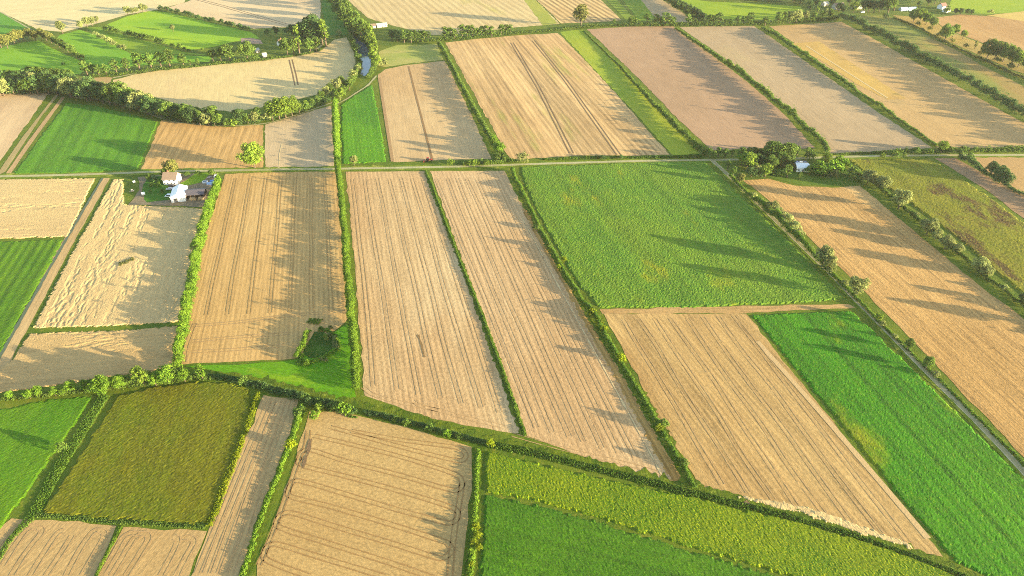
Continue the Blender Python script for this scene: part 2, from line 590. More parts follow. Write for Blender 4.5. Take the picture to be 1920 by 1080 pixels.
# field between the bottom ditch and the lane
F('stubble_field', [(1132, 588), (1399, 588), (1480, 690), (1600, 838), (1768, 1044), (1700, 1030), (1540, 980), (1400, 945), (1312, 914), (1262, 830), (1200, 718)],
  C(226, 190, 132), C(212, 174, 118), C(198, 158, 104), row=((1290, 600), (1620, 980)), rows=.08, period=2.6, streak=.4, speck=.42, bump=.06, band=.26, bandp=9, c3amt=(.5, .72))
F('field_track', [(1124, 580), (1590, 570), (1604, 577), (1400, 587), (1130, 589)], C(225, 185, 130), C(205, 165, 110), C(180, 150, 90),
  row=((1130, 585), (1590, 575)), streak=.4, speck=.5, bump=.07, z=.06)
# ochre wheat beside the centre hedge
F('wheat_field', [(422, 326), (630, 320), (640, 430), (652, 600), (638, 612), (600, 640), (556, 672), (340, 684), (352, 610), (372, 500), (392, 420)],
  C(234, 192, 130), C(226, 184, 122), C(242, 206, 146), row=((525, 330), (500, 590)), rows=.1, period=2.5, streak=.3, speck=.3, bump=.05)
# wide field right of the lane
F('wheat_field', [(1392, 338), (1440, 335), (1490, 348), (1560, 352), (1612, 348), (1650, 380), (1740, 455), (1830, 530), (1910, 590), (2080, 720), (2080, 1010), (1920, 858), (1760, 690), (1620, 545), (1500, 430), (1425, 362)],
  C(224, 180, 120), C(206, 164, 106), C(236, 196, 138), row=((1440, 350), (1800, 690)), streak=.6, speck=.55, bump=.12, band=.3, bandp=11)
# tramline field at the bottom
F('wheat_field', [(580, 772), (640, 772), (760, 800), (884, 838), (886, 900), (874, 1000), (858, 1130), (470, 1130), (482, 1060), (520, 960), (556, 860)],
  C(222, 186, 128), C(214, 176, 118), C(230, 196, 142), row=((620, 850), (850, 910)), streak=.08, speck=.48, bump=.06)
F('wheat_field', [(494, 741), (560, 748), (537, 832), (506, 920), (466, 1030), (444, 1130), (336, 1130), (392, 992), (440, 870)],
  C(228, 192, 140), C(216, 180, 128), C(240, 208, 158), row=((525, 745), (400, 1075)), streak=.28, speck=.25, bump=.06)
F('wheat_field', [(-140, 1180), (-60, 1040), (22, 972), (120, 978), (218, 986), (196, 1040), (160, 1130), (100, 1180)],
  C(222, 186, 132), C(212, 174, 120), C(236, 204, 152), row=((120, 985), (20, 1075)), streak=.2, speck=.35, bump=.06)
F('wheat_field', [(232, 988), (388, 996), (340, 1110), (320, 1180), (130, 1180), (190, 1060)],
  C(222, 186, 132), C(212, 174, 120), C(236, 204, 152), row=((330, 992), (240, 1100)), streak=.3, speck=.35, bump=.06)
# left edge
F('farm_track', [(192, 334), (206, 334), (130, 470), (55, 612), (-10, 728), (-140, 900), (-150, 850), (-40, 735), (30, 612), (100, 480)],
  C(232, 198, 148), C(214, 178, 128), C(240, 208, 158), row=((200, 334), (30, 660)), streak=.3, speck=.25, bump=.05, amp=.2)
# behind the road on the left
F('stubble_field', [(-180, 176), (0, 175), (92, 173), (70, 206), (0, 302), (-180, 520)],
  C(248, 216, 174), C(234, 198, 160), C(212, 178, 142), row=((60, 180), (-40, 330)), streak=.12, speck=.15, band=.2, bandp=30)  # paler than the bare stubble, distant haze is mixed into the colours
F('farm_track', [(104, 178), (110, 178), (78, 218), (10, 322), (0, 327), (-6, 327), (40, 260)], C(190, 170, 120), C(215, 190, 140), row=((108, 178), (0, 325)), amp=.1, z=.07)
F('farm_track', [(116, 181), (122, 182), (60, 268), (20, 326), (10, 327), (52, 266)], C(215, 180, 135), C(200, 170, 130), row=((118, 181), (14, 326)), amp=.1, z=.07)
F('stubble_field', [(303, 225), (360, 232), (425, 238), (494, 234), (492, 275), (494, 315), (390, 318), (264, 320), (284, 270)],
  C(234, 190, 126), C(226, 182, 120), C(240, 200, 140), row=((380, 235), (340, 318)), streak=.5, speck=.2, bump=.06, rows=.1, period=6.0)
F('stubble_field', [(497, 234), (540, 222), (590, 206), (621, 198), (624, 250), (626, 314), (560, 316), (497, 316)],
  C(236, 208, 172), C(222, 196, 160), C(245, 222, 190), row=((560, 220), (560, 315)), streak=.15, speck=.15)
F('stubble_field', [(709, 140), (722, 130), (762, 122), (834, 114), (852, 150), (884, 215), (922, 298), (830, 300), (738, 304), (728, 250), (714, 180)],
  C(238, 204, 158), C(226, 188, 140), C(208, 174, 122), row=((770, 130), (815, 298)), streak=.25, speck=.22, bump=.05, band=.12, bandp=12)
F('meadow', [(712, 96), (745, 84), (790, 84), (818, 82), (832, 112), (760, 120), (722, 126), (708, 122)], C(178, 190, 96), C(205, 202, 118), C(228, 208, 140),
  row=((700, 105), (830, 100)), streak=.2, speck=.15, c3amt=(.5, .7))
F('stubble_field', [(835, 80), (905, 72), (975, 66), (1046, 62), (1100, 116), (1162, 184), (1256, 290), (1180, 292), (1080, 292), (956, 300), (930, 250), (896, 190), (860, 124)],
  C(238, 200, 148), C(226, 186, 134), C(196, 188, 104), row=((930, 72), (1100, 292)), streak=.4, speck=.25, rows=.13, period=4.6, band=.5, bandp=10, c3amt=(.56, .72), c3s=(.045, .006), bump=.04)
F('clover_strip', [(1050, 60), (1072, 57), (1094, 56), (1130, 92), (1170, 134), (1240, 214), (1312, 288), (1262, 291), (1200, 222), (1120, 136)],
  C(132, 188, 56), C(158, 196, 60), C(206, 210, 70), row=((1075, 60), (1285, 288)), streak=.25, speck=.25, bump=.06, band=.15, bandp=7)
F('ploughed_field', [(1100, 55), (1180, 50), (1262, 49), (1320, 92), (1400, 152), (1470, 214), (1528, 278), (1430, 278), (1334, 282), (1270, 222), (1190, 140), (1130, 82)],
  C(210, 172, 142), C(200, 164, 134), C(218, 182, 152), row=((1190, 55), (1440, 278)), streak=.14, speck=.14, bump=.04, band=.06)
F('stubble_field', [(1274, 51), (1340, 49), (1414, 49), (1460, 80), (1540, 136), (1640, 206), (1748, 277), (1660, 284), (1556, 288), (1500, 222), (1420, 156), (1340, 96)],
  C(214, 186, 152), C(204, 176, 142), C(214, 190, 140), row=((1350, 52), (1650, 280)), streak=.2, speck=.2, bump=.05, band=.06)
F('stubble_field', [(1442, 49), (1500, 46), (1578, 41), (1640, 74), (1740, 130), (1850, 192), (1990, 270), (1990, 276), (1880, 277), (1762, 280), (1690, 228), (1600, 162), (1500, 88)],
  C(224, 186, 132), C(216, 178, 126), C(212, 180, 128), row=((1530, 50), (1850, 240)), streak=.2, speck=.25, bump=.05, band=.15, bandp=22)
F('wheat_strip', [(1478, 82), (1536, 78), (1600, 120), (1700, 186), (1664, 187), (1610, 160), (1540, 114)], C(236, 196, 112), C(226, 186, 110), C(212, 172, 112),
  row=((1500, 80), (1680, 186)), streak=.25, speck=.2, z=.1, c3amt=(.5, .7))
F('meadow', [(1600, 30), (1664, 29), (1740, 68), (1800, 98), (1836, 120), (1900, 152), (1990, 200), (1990, 258), (1900, 206), (1800, 142), (1700, 84)],
  C(150, 168, 70), C(170, 158, 86), C(190, 160, 96), row=((1640, 35), (1940, 200)), streak=.2, speck=.2, c3s=(.012, .004), c3amt=(.45, .6), band=.12)
F('stubble_field', [(1748, 34), (1800, 27), (1860, 31), (1990, 48), (1990, 138), (1930, 114), (1850, 84), (1770, 52)], C(222, 176, 118), C(208, 164, 110), C(232, 190, 130),
  row=((1770, 32), (1920, 90)), streak=.25, speck=.2, band=.15)
F('rough_grass', [(1672, 28), (1745, 34), (1770, 54), (1850, 86), (1990, 144), (1990, 160), (1900, 132), (1820, 96), (1740, 60)], C(206, 176, 100), C(178, 160, 90), C(190, 140, 90),
  row=((1680, 30), (1920, 130)), speck=.5, streak=.3, bump=.2)
F('meadow', [(1786, -6), (1840, -8), (1990, -8), (1990, 18), (1920, 22), (1850, 27), (1800, 24), (1776, 18)], C(150, 200, 40), C(132, 190, 42), row=((1790, 10), (1900, 10)), speck=.1, streak=.1)
F('stubble_field', [(1850, 29), (1920, 21), (1990, 20), (1990, 46), (1920, 40)], C(236, 205, 120), C(225, 195, 120), row=((1850, 29), (1950, 35)), speck=.1, streak=.1)
# far strip along the top
F('stubble_field', [(652, 0), (640, -40), (900, -60), (960, -40), (984, -20), (1050, 45), (960, 52), (880, 62), (812, 66), (744, 50), (690, 34)],
  C(242, 216, 164), C(234, 206, 156), C(220, 204, 134), row=((760, 0), (830, 60)), streak=.3, speck=.2, rows=.12, period=9, c3amt=(.55, .7))
F('clover_strip', [(968, -20), (986, -20), (1046, 44), (1018, 48)], C(196, 196, 90), C(180, 188, 80), row=((970, 0), (1030, 46)), z=.08)
F('stubble_field', [(986, -20), (1096, -30), (1166, 38), (1110, 42), (1052, 44)], C(232, 198, 144), C(222, 186, 132), row=((1040, -10), (1120, 40)), streak=.4, rows=.35, period=7.5, speck=.15)
F('meadow', [(1118, -20), (1140, -20), (1186, 32), (1174, 38)], C(105, 160, 50), C(120, 170, 50), row=((1130, 0), (1180, 36)), z=.08)
F('meadow', [(1150, -20), (1190, -20), (1232, 38), (1200, 40)], C(120, 175, 45), C(95, 160, 45), row=((1160, 0), (1215, 38)), band=.3, bandp=6)
F('stubble_field', [(1186, -20), (1230, -24), (1300, 42), (1234, 40)], C(215, 190, 155), C(205, 180, 145), row=((1200, 0), (1270, 40)))
F('meadow', [(1268, -4), (1330, 3), (1420, 7), (1500, 12), (1512, 24), (1490, 36), (1400, 38), (1330, 34), (1290, 20)], C(148, 200, 34), C(120, 182, 34), C(80, 160, 40),
  row=((1280, 10), (1500, 20)), speck=.12, streak=.12)
# top left corner; stubble colours lifted paler to carry the haze glow
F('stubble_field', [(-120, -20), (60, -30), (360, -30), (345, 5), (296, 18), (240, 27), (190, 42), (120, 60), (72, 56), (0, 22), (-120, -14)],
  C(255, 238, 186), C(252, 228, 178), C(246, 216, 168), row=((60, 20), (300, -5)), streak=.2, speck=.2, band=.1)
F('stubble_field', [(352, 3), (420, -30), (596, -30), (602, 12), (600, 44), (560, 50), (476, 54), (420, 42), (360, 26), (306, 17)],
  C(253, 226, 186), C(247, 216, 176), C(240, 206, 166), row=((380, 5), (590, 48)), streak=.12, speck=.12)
F('meadow', [(606, -20), (625, -20), (645, 20), (655, 55), (652, 66), (618, 66), (604, 20)], C(70, 150, 45), C(60, 140, 45), row=((615, 0), (635, 60)), streak=.1, speck=.1)
F('meadow', [(-120, -4), (0, 22), (42, 46), (62, 58), (20, 66), (0, 70), (-120, 90)], C(62, 160, 48), C(90, 178, 50), row=((0, 30), (60, 60)), streak=.1, speck=.12)
F('meadow', [(-120, 96), (0, 90), (40, 80), (72, 76), (100, 92), (150, 114), (170, 124), (150, 140), (100, 136), (40, 132), (-120, 134)], C(124, 202, 48), C(98, 184, 48), C(150, 212, 52),
  row=((0, 110), (150, 120)), streak=.1, speck=.12)
F('meadow', [(112, 66), (150, 56), (180, 66), (244, 100), (300, 102), (400, 106), (392, 116), (300, 120), (200, 128), (170, 124), (130, 92), (104, 74)], C(124, 202, 46), C(100, 186, 48), C(152, 214, 52),
  row=((120, 70), (330, 110)), streak=.1, speck=.12)
F('meadow', [(162, 52), (196, 50), (226, 62), (300, 84), (346, 98), (400, 104), (300, 101), (246, 99), (210, 80)], C(130, 188, 50), C(110, 178, 46), row=((180, 55), (380, 102)), streak=.25, speck=.2)
F('meadow', [(200, 46), (240, 30), (284, 20), (320, 24), (400, 44), (470, 60), (486, 72), (440, 78), (400, 88), (356, 94), (300, 80), (228, 58)], C(150, 216, 44), C(122, 200, 46), C(168, 222, 50),
  row=((220, 50), (470, 70)), streak=.1, speck=.12)
F('gravel_yard', [(452, 72), (470, 71), (488, 75), (494, 82), (470, 82), (452, 79)], C(215, 180, 160), C(190, 165, 150), z=.09)
# pale crescent field inside the tree belt, haze partly painted into its colours
F('stubble_field', [(212, 150), (250, 140), (300, 132), (400, 122), (480, 115), (548, 106), (600, 96), (628, 74), (650, 70), (662, 92), (668, 118), (656, 146), (616, 172), (560, 186), (500, 200), (440, 210), (380, 204), (330, 194), (270, 176), (216, 160)],
  C(255, 230, 172), C(250, 222, 166), C(244, 214, 164), row=((540, 110), (555, 190)), streak=.2, speck=.1, bump=.03)
F('field_track', [(0, 146), (60, 148), (136, 149), (200, 144), (212, 146), (206, 156), (136, 156), (0, 156)], C(222, 190, 140), C(206, 176, 120), row=((0, 150), (140, 152)), z=.07)
# far side of the olive field
F('ploughed_field', [(1752, 297), (1790, 296), (1880, 344), (1990, 400), (1990, 460), (1920, 410), (1840, 350)], C(196, 158, 124), C(184, 150, 118), C(206, 168, 134), row=((1770, 297), (1930, 395)), speck=.2)
F('stubble_field', [(1824, 295), (1990, 292), (1990, 402), (1920, 368), (1860, 328)], C(222, 184, 128), C(212, 172, 118), row=((1850, 300), (1960, 380)), speck=.2)
# farm ground
F('farmyard', [(258, 332), (330, 326), (410, 324), (402, 352), (392, 390), (330, 386), (240, 384), (262, 356)], C(150, 140, 120), C(170, 150, 125), C(120, 120, 105), speck=.4, patch=.06, z=.06)
F('lawn', [(366, 326), (394, 324), (378, 342), (342, 350), (338, 344)], C(100, 175, 30), C(120, 185, 30), z=.09, speck=.2)
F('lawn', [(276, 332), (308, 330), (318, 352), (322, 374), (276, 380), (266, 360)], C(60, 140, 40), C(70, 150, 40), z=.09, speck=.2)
F('garden', [(1400, 300), (1484, 298), (1570, 300), (1600, 330), (1636, 344), (1560, 350), (1500, 346), (1440, 332), (1404, 326)], C(70, 130, 40), C(100, 150, 50), C(120, 160, 60), speck=.3, z=.06)
F('farmyard', [(1484, 300), (1510, 300), (1516, 306), (1488, 308)], C(170, 160, 140), C(150, 140, 120), z=.09)
F('meadow', [(342, 687), (400, 684), (470, 682), (556, 674), (600, 642), (640, 614), (654, 606), (662, 700), (668, 745), (640, 752), (560, 726), (470, 706), (396, 694)],
  C(72, 166, 18), C(94, 176, 22), C(120, 186, 34), row=((400, 690), (650, 730)), speck=.5, streak=.25, patch=.04, c3s=(.09, .05), c3amt=(.5, .66), z=.06)

# ---------------------------------------------------------------- standing crops with real height
def hf_clump(h, a1, s1, a2, s2, rowp=0, rowa=0, seed=1, edge=None):
    def f(X, Y):
        z = h + a1 * (vnoise(X / s1, Y / s1, seed) - .5) * 2
        z += rng.normal(size=X.shape) * a2 * .4
        if rowp: z += rowa * np.sin(X * 2 * math.pi / rowp) * (.4 + vnoise(X / 12, Y / 60, seed + 9))
        return z
    return f
crop('maize_crop', [(972, 312), (1080, 309), (1200, 305), (1322, 302), (1392, 368), (1490, 462), (1590, 562), (1480, 570), (1300, 577), (1122, 578), (1080, 530), (1040, 462), (1002, 390), (984, 350)],
     crop_mat('maize tops', C(72, 146, 42), C(90, 152, 42), C(126, 180, 58), s=1.4, c3amt=(.52, .68), seed=2, patch=.022, band=.28, bandp=5, c4=C(146, 170, 28), c4amt=(.58, .75), grain=2.2), ((1150, 310), (1400, 570)), .8,
     hf_clump(.34, .05, 9, .11, 1.3, seed=3), label='wide block of mid green maize beside the grey lane')
crop('beet_crop', [(1408, 590), (1500, 586), (1598, 582), (1680, 660), (1800, 778), (1920, 898), (2080, 1060), (2080, 1180), (1920, 1110), (1800, 1060), (1768, 1030), (1680, 925), (1560, 775), (1470, 668)],
     crop_mat('beet tops', C(44, 142, 6), C(58, 152, 8), C(112, 176, 34), s=1.6, c3amt=(.56, .74), seed=4, band=.5, bandp=4.5, sy=.4, c4=C(128, 166, 26), c4amt=(.58, .7)), ((1500, 590), (1850, 980)), .7,
     hf_clump(.3, .03, 8, .05, 1.1, 4.2, .02, seed=8), label='bright green row crop below the maize, striped along the lane')
crop('mustard_crop', [(906, 842), (1000, 866), (1150, 900), (1300, 930), (1480, 972), (1620, 1010), (1760, 1060), (1900, 1130), (1750, 1180), (1560, 1110), (1440, 1072), (1280, 1024), (1090, 966), (1000, 942), (908, 926)],
     crop_mat('mustard tops', C(72, 138, 10), C(98, 150, 12), C(172, 198, 26), s=2.1, c3amt=(.52, .66), seed=6, patch=.03, grain=2.4), ((900, 880), (1500, 1030)), .7,
     hf_clump(.45, .04, 6, .09, 1.0, seed=12), label='yellow green flowering crop strip along the dark ditch')
crop('clover_crop', [(907, 927), (1000, 943), (1090, 967), (1280, 1025), (1440, 1073), (1560, 1118), (1600, 1180), (890, 1180), (896, 1080), (902, 1000)],
     crop_mat('clover tops', C(48, 128, 14), C(62, 138, 18), C(96, 160, 44), s=1.8, c3amt=(.54, .74), seed=8, band=.22, bandp=3, patch=.03, grain=2.6), ((900, 940), (1440, 1075)), .8,
     hf_clump(.28, .03, 8, .05, 1.0, seed=15), label='deep green crop below the yellow flowering strip')
crop('rapeseed_crop', [(218, 742), (290, 724), (384, 714), (440, 718), (474, 730), (470, 790), (440, 880), (386, 988), (300, 984), (180, 976), (72, 968), (130, 880), (176, 810)],
     crop_mat('brownish rape tops', C(114, 128, 6), C(124, 124, 12), C(146, 146, 42), s=1.3, c3amt=(.52, .7), seed=10, patch=.03, sy=.6, band=.22, bandp=6, c4=C(110, 132, 8), c4amt=(.5, .7)), ((330, 720), (220, 980)), .8,
     hf_clump(.5, .04, 7, .06, 1.1, seed=19), label='olive brown ripening crop with a yellow fringe')
crop('rapeseed_crop', [(1584, 298), (1660, 298), (1748, 298), (1830, 352), (1914, 412), (2060, 500), (2060, 660), (1925, 560), (1850, 496), (1780, 436), (1690, 372), (1630, 330)],
     crop_mat('olive crop tops', C(134, 142, 24), C(150, 146, 34), C(158, 160, 50), s=1.1, c3amt=(.54, .7), seed=12, patch=.02, sy=.5, band=.3, bandp=9, c4=C(104, 82, 40), c4amt=(.53, .63)), ((1670, 300), (1890, 480)), 1.1,
     hf_clump(.5, .05, 7, .07, 1.3, seed=23), label='olive field with dark bare patches behind the round willows')
crop('beet_crop', [(-120, 792), (0, 766), (90, 748), (178, 740), (150, 786), (108, 846), (40, 942), (-20, 1024), (-140, 1150)],
     crop_mat('grass green tops', C(66, 148, 14), C(82, 156, 18), C(112, 172, 34), s=1.6, c3amt=(.54, .74), seed=14, grain=2.0, band=.14, bandp=4, patch=.03), ((150, 745), (0, 985)), .8,
     hf_clump(.22, .03, 8, .05, 1.2, seed=27), label='smooth green plot in the corner beside the dark grass ditch')
crop('beet_crop', [(-140, 456), (0, 452), (122, 448), (96, 498), (44, 590), (-10, 690), (-150, 900)],
     crop_mat('green plot tops', C(64, 142, 20), C(82, 152, 22), C(110, 170, 42), s=1.5, c3amt=(.57, .75), seed=16, band=.4, bandp=5), ((110, 452), (0, 640)), .9,
     hf_clump(.25, .04, 8, .06, 1.3, 5.0, .06, seed=29), label='green plot beside the farm track with a darker patch')
crop('beet_crop', [(124, 192), (180, 198), (240, 212), (298, 228), (284, 262), (260, 319), (140, 325), (24, 327), (70, 262)],
     crop_mat('drilled green tops', C(62, 148, 30), C(76, 158, 32), C(106, 174, 48), s=1.1, c3amt=(.57, .75), seed=18, band=.35, bandp=8), ((210, 200), (150, 322)), 1.0,
     hf_clump(.25, .04, 8, .06, 1.4, 9.0, .05, seed=31), label='green plot with drill lines in front of the tree belt')
crop('beet_crop', [(638, 196), (668, 176), (698, 158), (706, 190), (716, 240), (726, 304), (684, 306), (642, 308), (638, 250)],
     crop_mat('vivid green tops', C(58, 150, 24), C(76, 166, 22), C(140, 198, 34), s=1.1, c3amt=(.58, .74), seed=20, band=.3, bandp=7, sy=.4), ((672, 180), (690, 305)), .9,
     hf_clump(.25, .04, 8, .05, 1.3, 3.0, .015, seed=33), label='narrow vivid green plot between river and stubble')
# lodged wheat in front of the farm: flattened and tumbled by the wind
def hf_lodged(seed, dens, amp=.2, base=.34):
    """wind flattened wheat: broken strips of short hollows along the rows"""
    def f(X, Y):
        wx = X + (vnoise(X / 5, Y / 8, seed + 2) - .5) * .9
        lump = vnoise(wx / .9, Y / 3.4, seed)
        strip = vnoise(wx / 2.6, Y / 30, seed + 4)
        big = vnoise(X / 22, Y / 34, seed + 8)
        m = np.clip((strip + (big - .5) * .75 - dens) * 6, 0, 1)
        k = np.clip((lump - .36) * 3.2, 0, 1)
        return base - amp * m * k + (vnoise(X / 14, Y / 20, seed + 3) - .5) * .1 + rng.normal(size=X.shape) * .018
    return f
LOD = field_mat('lodged wheat', C(248, 216, 160), C(240, 206, 152), C(228, 194, 138), streak=.15, speck=.3, bump=.05, seed=61)
crop('lodged_wheat', [(212, 336), (232, 336), (234, 384), (330, 388), (390, 392), (378, 440), (362, 510), (344, 604), (210, 612), (60, 616), (130, 482)], LOD, ((222, 338), (90, 600)), .5,
     hf_lodged(41, .54), label='pale wheat flattened by wind in front of the farm')
crop('lodged_wheat', [(-160, 338), (0, 336), (180, 334), (128, 444), (0, 449), (-190, 452)], LOD, ((0, 400), (150, 396)), .6,
     hf_lodged(53, .56), label='cream wheat tumbled in cross rows beside the farm track')
LOD2 = field_mat('wheat below lodged', C(232, 196, 140), C(222, 184, 128), C(236, 204, 150), streak=.2, speck=.25, bump=.05, seed=71)
crop('lodged_wheat', [(56, 624), (200, 620), (342, 610), (334, 660), (326, 690), (240, 704), (120, 722), (0, 738), (-60, 740), (20, 676)], LOD2, ((60, 672), (320, 650)), .5,
     hf_lodged(47, .74), label='tan wheat with short tumbled rows above the tree line')
# wheat still standing along the ditch, already cut on its inner side
STW = field_mat('uncut wheat', C(206, 164, 98), C(194, 150, 86), C(222, 184, 120), streak=.5, speck=.2, bump=.05, seed=81, rows=.15, period=2.4)
crop('wheat_strip', [(976, 392), (988, 392), (1040, 488), (1092, 578), (1150, 672), (1200, 758), (1278, 890), (1272, 908), (1256, 906), (1190, 782), (1120, 655), (1052, 532)], STW, ((985, 400), (1260, 890)), .8,
     lambda X, Y: .12 + rng.normal(size=X.shape) * .02, label='uncut ochre wheat strip along the shrubby ditch')

# ---------------------------------------------------------------- wheel tracks
TRK = plain('wheel track soil', C(218, 179, 130), rough=.95, bump=.08, var=.3, scale=.4)
TRL = plain('pressed straw', C(248, 220, 172), rough=.95, bump=.08, var=.15, scale=.4)
def pairs(lines, gap=1.9):
    out = []
    for ln in lines:
        out += [offset(ln, gap / 2), offset(ln, -gap / 2)]
    return out
def tracks(lines, w=.34, gap=1.9, z=.09, mat=None):
    ln = [resample(smooth(l, 10), 1.5) for l in lines]
    ribbons('wheel_tracks', pairs(ln, gap), w, mat or TRK, z, jit=.25, step=1.5)
def bundle(a0, a1, b0, b1, ts, wob=.3):
    """tracks fanned between edge a0-b0 at one end and a1-b1 at the other"""
    a0, a1, b0, b1 = (np.array(G(*p)) for p in (a0, a1, b0, b1))
    return [np.array([a0 + (b0 - a0) * t + (a1 + (b1 - a1) * t - a0 - (b0 - a0) * t) * s + rng.normal(size=2) * wob for s in (0, .2, .4, .6, .8, 1)]) for t in ts]
def zz(pts, ox=480, oy=810):
    return np.array([G(ox + p[0] / 4, oy + p[1] / 4) for p in pts])
# the long snake in the bottom field
tracks([zz([(720, -5), (1080, 60), (1420, 105), (1530, 125), (1575, 170), (1560, 205), (1490, 212), (1080, 110), (690, 0), (560, -35)]),
        zz([(440, 30), (760, 105), (1100, 190), (1450, 300), (1530, 340), (1548, 395), (1520, 435), (1450, 432), (1100, 330), (660, 215), (430, 140), (350, 145), (325, 190), (350, 250), (700, 340), (1100, 450), (1430, 552), (1505, 585), (1515, 640), (1470, 682), (1390, 672), (1050, 580), (700, 475), (360, 375), (280, 375), (245, 430), (270, 488), (560, 560), (1000, 690), (1390, 815), (1455, 850), (1462, 905), (1400, 948), (1330, 935), (1000, 830), (600, 710), (300, 615), (215, 610), (155, 660), (185, 718), (560, 840), (1000, 980), (1330, 1095)]),
        zz([(960, 1085), (500, 945), (190, 850), (110, 845), (60, 900), (100, 970), (400, 1085)]),
        zz([(395, -10), (375, 110), (320, 210), (240, 450), (150, 690), (70, 890), (20, 1000)]), zz([(1548, 380), (1520, 560), (1490, 730), (1470, 900), (1452, 1100)])], z=.1, w=.42, mat=plain('loop track soil', C(190, 150, 98), rough=.95, bump=.08, var=.3, scale=.4))
# long stubble strips
ts = [.06, .22, .38, .53, .68, .82, .95]
A = bundle((652, 335), (690, 720), (800, 335), (952, 775), ts)
tracks(A, w=.4, gap=2.1)
tracks([zz([(800, 740), (880, 800), (1050, 850), (1380, 920), (1560, 970), (1850, 1040)], 480, 540), zz([(1180, 850), (1230, 880), (1370, 920)], 480, 540)])
A = bundle((815, 335), (1000, 800), (950, 335), (1225, 870), [.03, .17, .31, .45, .59, .73, .86])
tracks(A, w=.4, gap=2.1)
tracks([np.array([G(980 + x, 800 + y) for x, y in ((-20, 15), (40, 32), (110, 50), (180, 66), (260, 88))])])
ribbons('cut_edge', [np.array(GP([(978, 400), (1052, 538), (1120, 660), (1190, 786), (1254, 905)])) + np.array([-1.2, 0])], .5, TRL, .1, jit=.5, step=2)
# field right of the ditch
A = bundle((1150, 600), (1325, 900), (1395, 592), (1745, 1030), [.08, .2, .32, .44, .56, .68, .8, .92])
tracks(A, w=.36, gap=2.0, z=.1)
ribbons('bare_strip', [np.array(GP([(1420, 640), (1540, 775), (1660, 915), (1740, 1010)]))], 2.4, plain('trampled straw', C(236, 200, 148), bump=.08, var=.15), .09, jit=.06, step=5)
# ochre field
A = bundle((432, 335), (372, 592), (622, 330), (640, 582), [.05, .2, .35, .5, .64, .79, .93], .15)
tracks(A, w=.45, gap=1.8, z=.09, mat=plain('dark tramline', C(204, 162, 100), bump=.08, var=.25))
tracks([np.array(GP([(352, 612), (440, 605), (540, 592), (648, 584)])), np.array(GP([(362, 640), (450, 632), (545, 625)])), np.array(GP([(358, 660), (450, 655), (530, 648)])),
        np.array(GP([(366, 606), (350, 650), (346, 680)]))], z=.1)
# strips at the bottom left
A = bundle((500, 752), (362, 1075), (545, 752), (440, 1075), [.1, .3, .5, .7, .9], .1)
tracks(A, z=.1)
for pts in ([(0, 890), (70, 780), (140, 705), (230, 710), (320, 730)], [(20, 1010), (120, 850), (200, 740), (240, 718)], [(90, 1080), (190, 920), (300, 780), (325, 745), (300, 720)],
            [(230, 1080), (340, 900), (440, 755), (480, 740)], [(350, 1080), (470, 900), (545, 780)], [(500, 1080), (600, 890), (690, 760), (730, 735)], [(620, 1080), (700, 940), (790, 780), (770, 745), (720, 740)],
            [(760, 1080), (860, 910), (930, 790), (980, 760), (1060, 765)], [(840, 1080), (930, 930), (1010, 800), (1050, 775)], [(950, 1080), (1050, 920), (1120, 800), (1100, 765), (1040, 765)],
            [(1210, 1080), (1300, 910), (1340, 810), (1310, 790)], [(1330, 1080), (1400, 940), (1460, 830), (1440, 795), (1380, 795)]):
    tracks([zz(pts, 0, 810)], z=.1)
ribbons('irrigation_line', [np.array(GP([(529, 268), (524, 290), (523, 315)]))], .8, TRL, .1)
A = bundle((762, 125), (805, 300), (770, 124), (816, 300), [.5], .05)
ribbons('wheel_tracks', A, 1.6, plain('dark furrow', C(170, 132, 84), bump=.08), .1)
ribbons('wheel_tracks', [np.array(GP([(711, 146), (718, 190), (736, 303)]))], 2.4, plain('bare margin', C(196, 158, 112), bump=.08), .1)
DARK = plain('dark furrow soil', C(150, 118, 82), bump=.08, var=.2)
ribbons('wheel_tracks', pairs([np.array(GP([(960, 80), (1010, 165), (1072, 288)])), np.array(GP([(1000, 76), (1060, 150), (1160, 290)]))], 3.0), .9, DARK, .1)
ribbons('wheel_tracks', pairs([np.array(GP([(366, -2), (420, 12), (480, 30), (540, 47)]))], 5.0), 1.2, DARK, .1)
ribbons('wheel_tracks', [np.array(GP([(1512, 86), (1580, 130), (1664, 184)]))], 1.4, TRL, .14)
ribbons('wheel_tracks', pairs([np.array(GP([(545, 112), (552, 140), (556, 160)]))], 3.0), 1.2, DARK, .1)

crop('lodged_wheat', [(1330, 922), (1420, 932), (1500, 944), (1600, 978), (1700, 1016), (1738, 1040), (1640, 1012), (1500, 966), (1400, 940)], LOD, ((1340, 925), (1700, 1025)), .5,
     hf_lodged(59, .42, .2, .26), label='pale tumbled wheat in the pointed corner above the ditch bank')
CLOD = plain('bare clods', C(150, 122, 92), rough=.95, bump=.2, var=.35, scale=.6)
for k, px in enumerate([[(574, 842), (579, 826), (585, 822), (583, 842), (577, 856)], [(566, 872), (570, 858), (577, 852), (574, 868), (569, 880)], [(1386, 946), (1400, 938), (1408, 946), (1398, 952)]]):
    sheet('bare_patch', px, CLOD, None, .11, .25)
ribbons('field_drain', [np.array(GP([(784, 628), (790, 645), (796, 670)]))], 1.0, plain('wet furrow', C(160, 128, 84), rough=.9, bump=.1), .11, jit=.3, step=1.5)
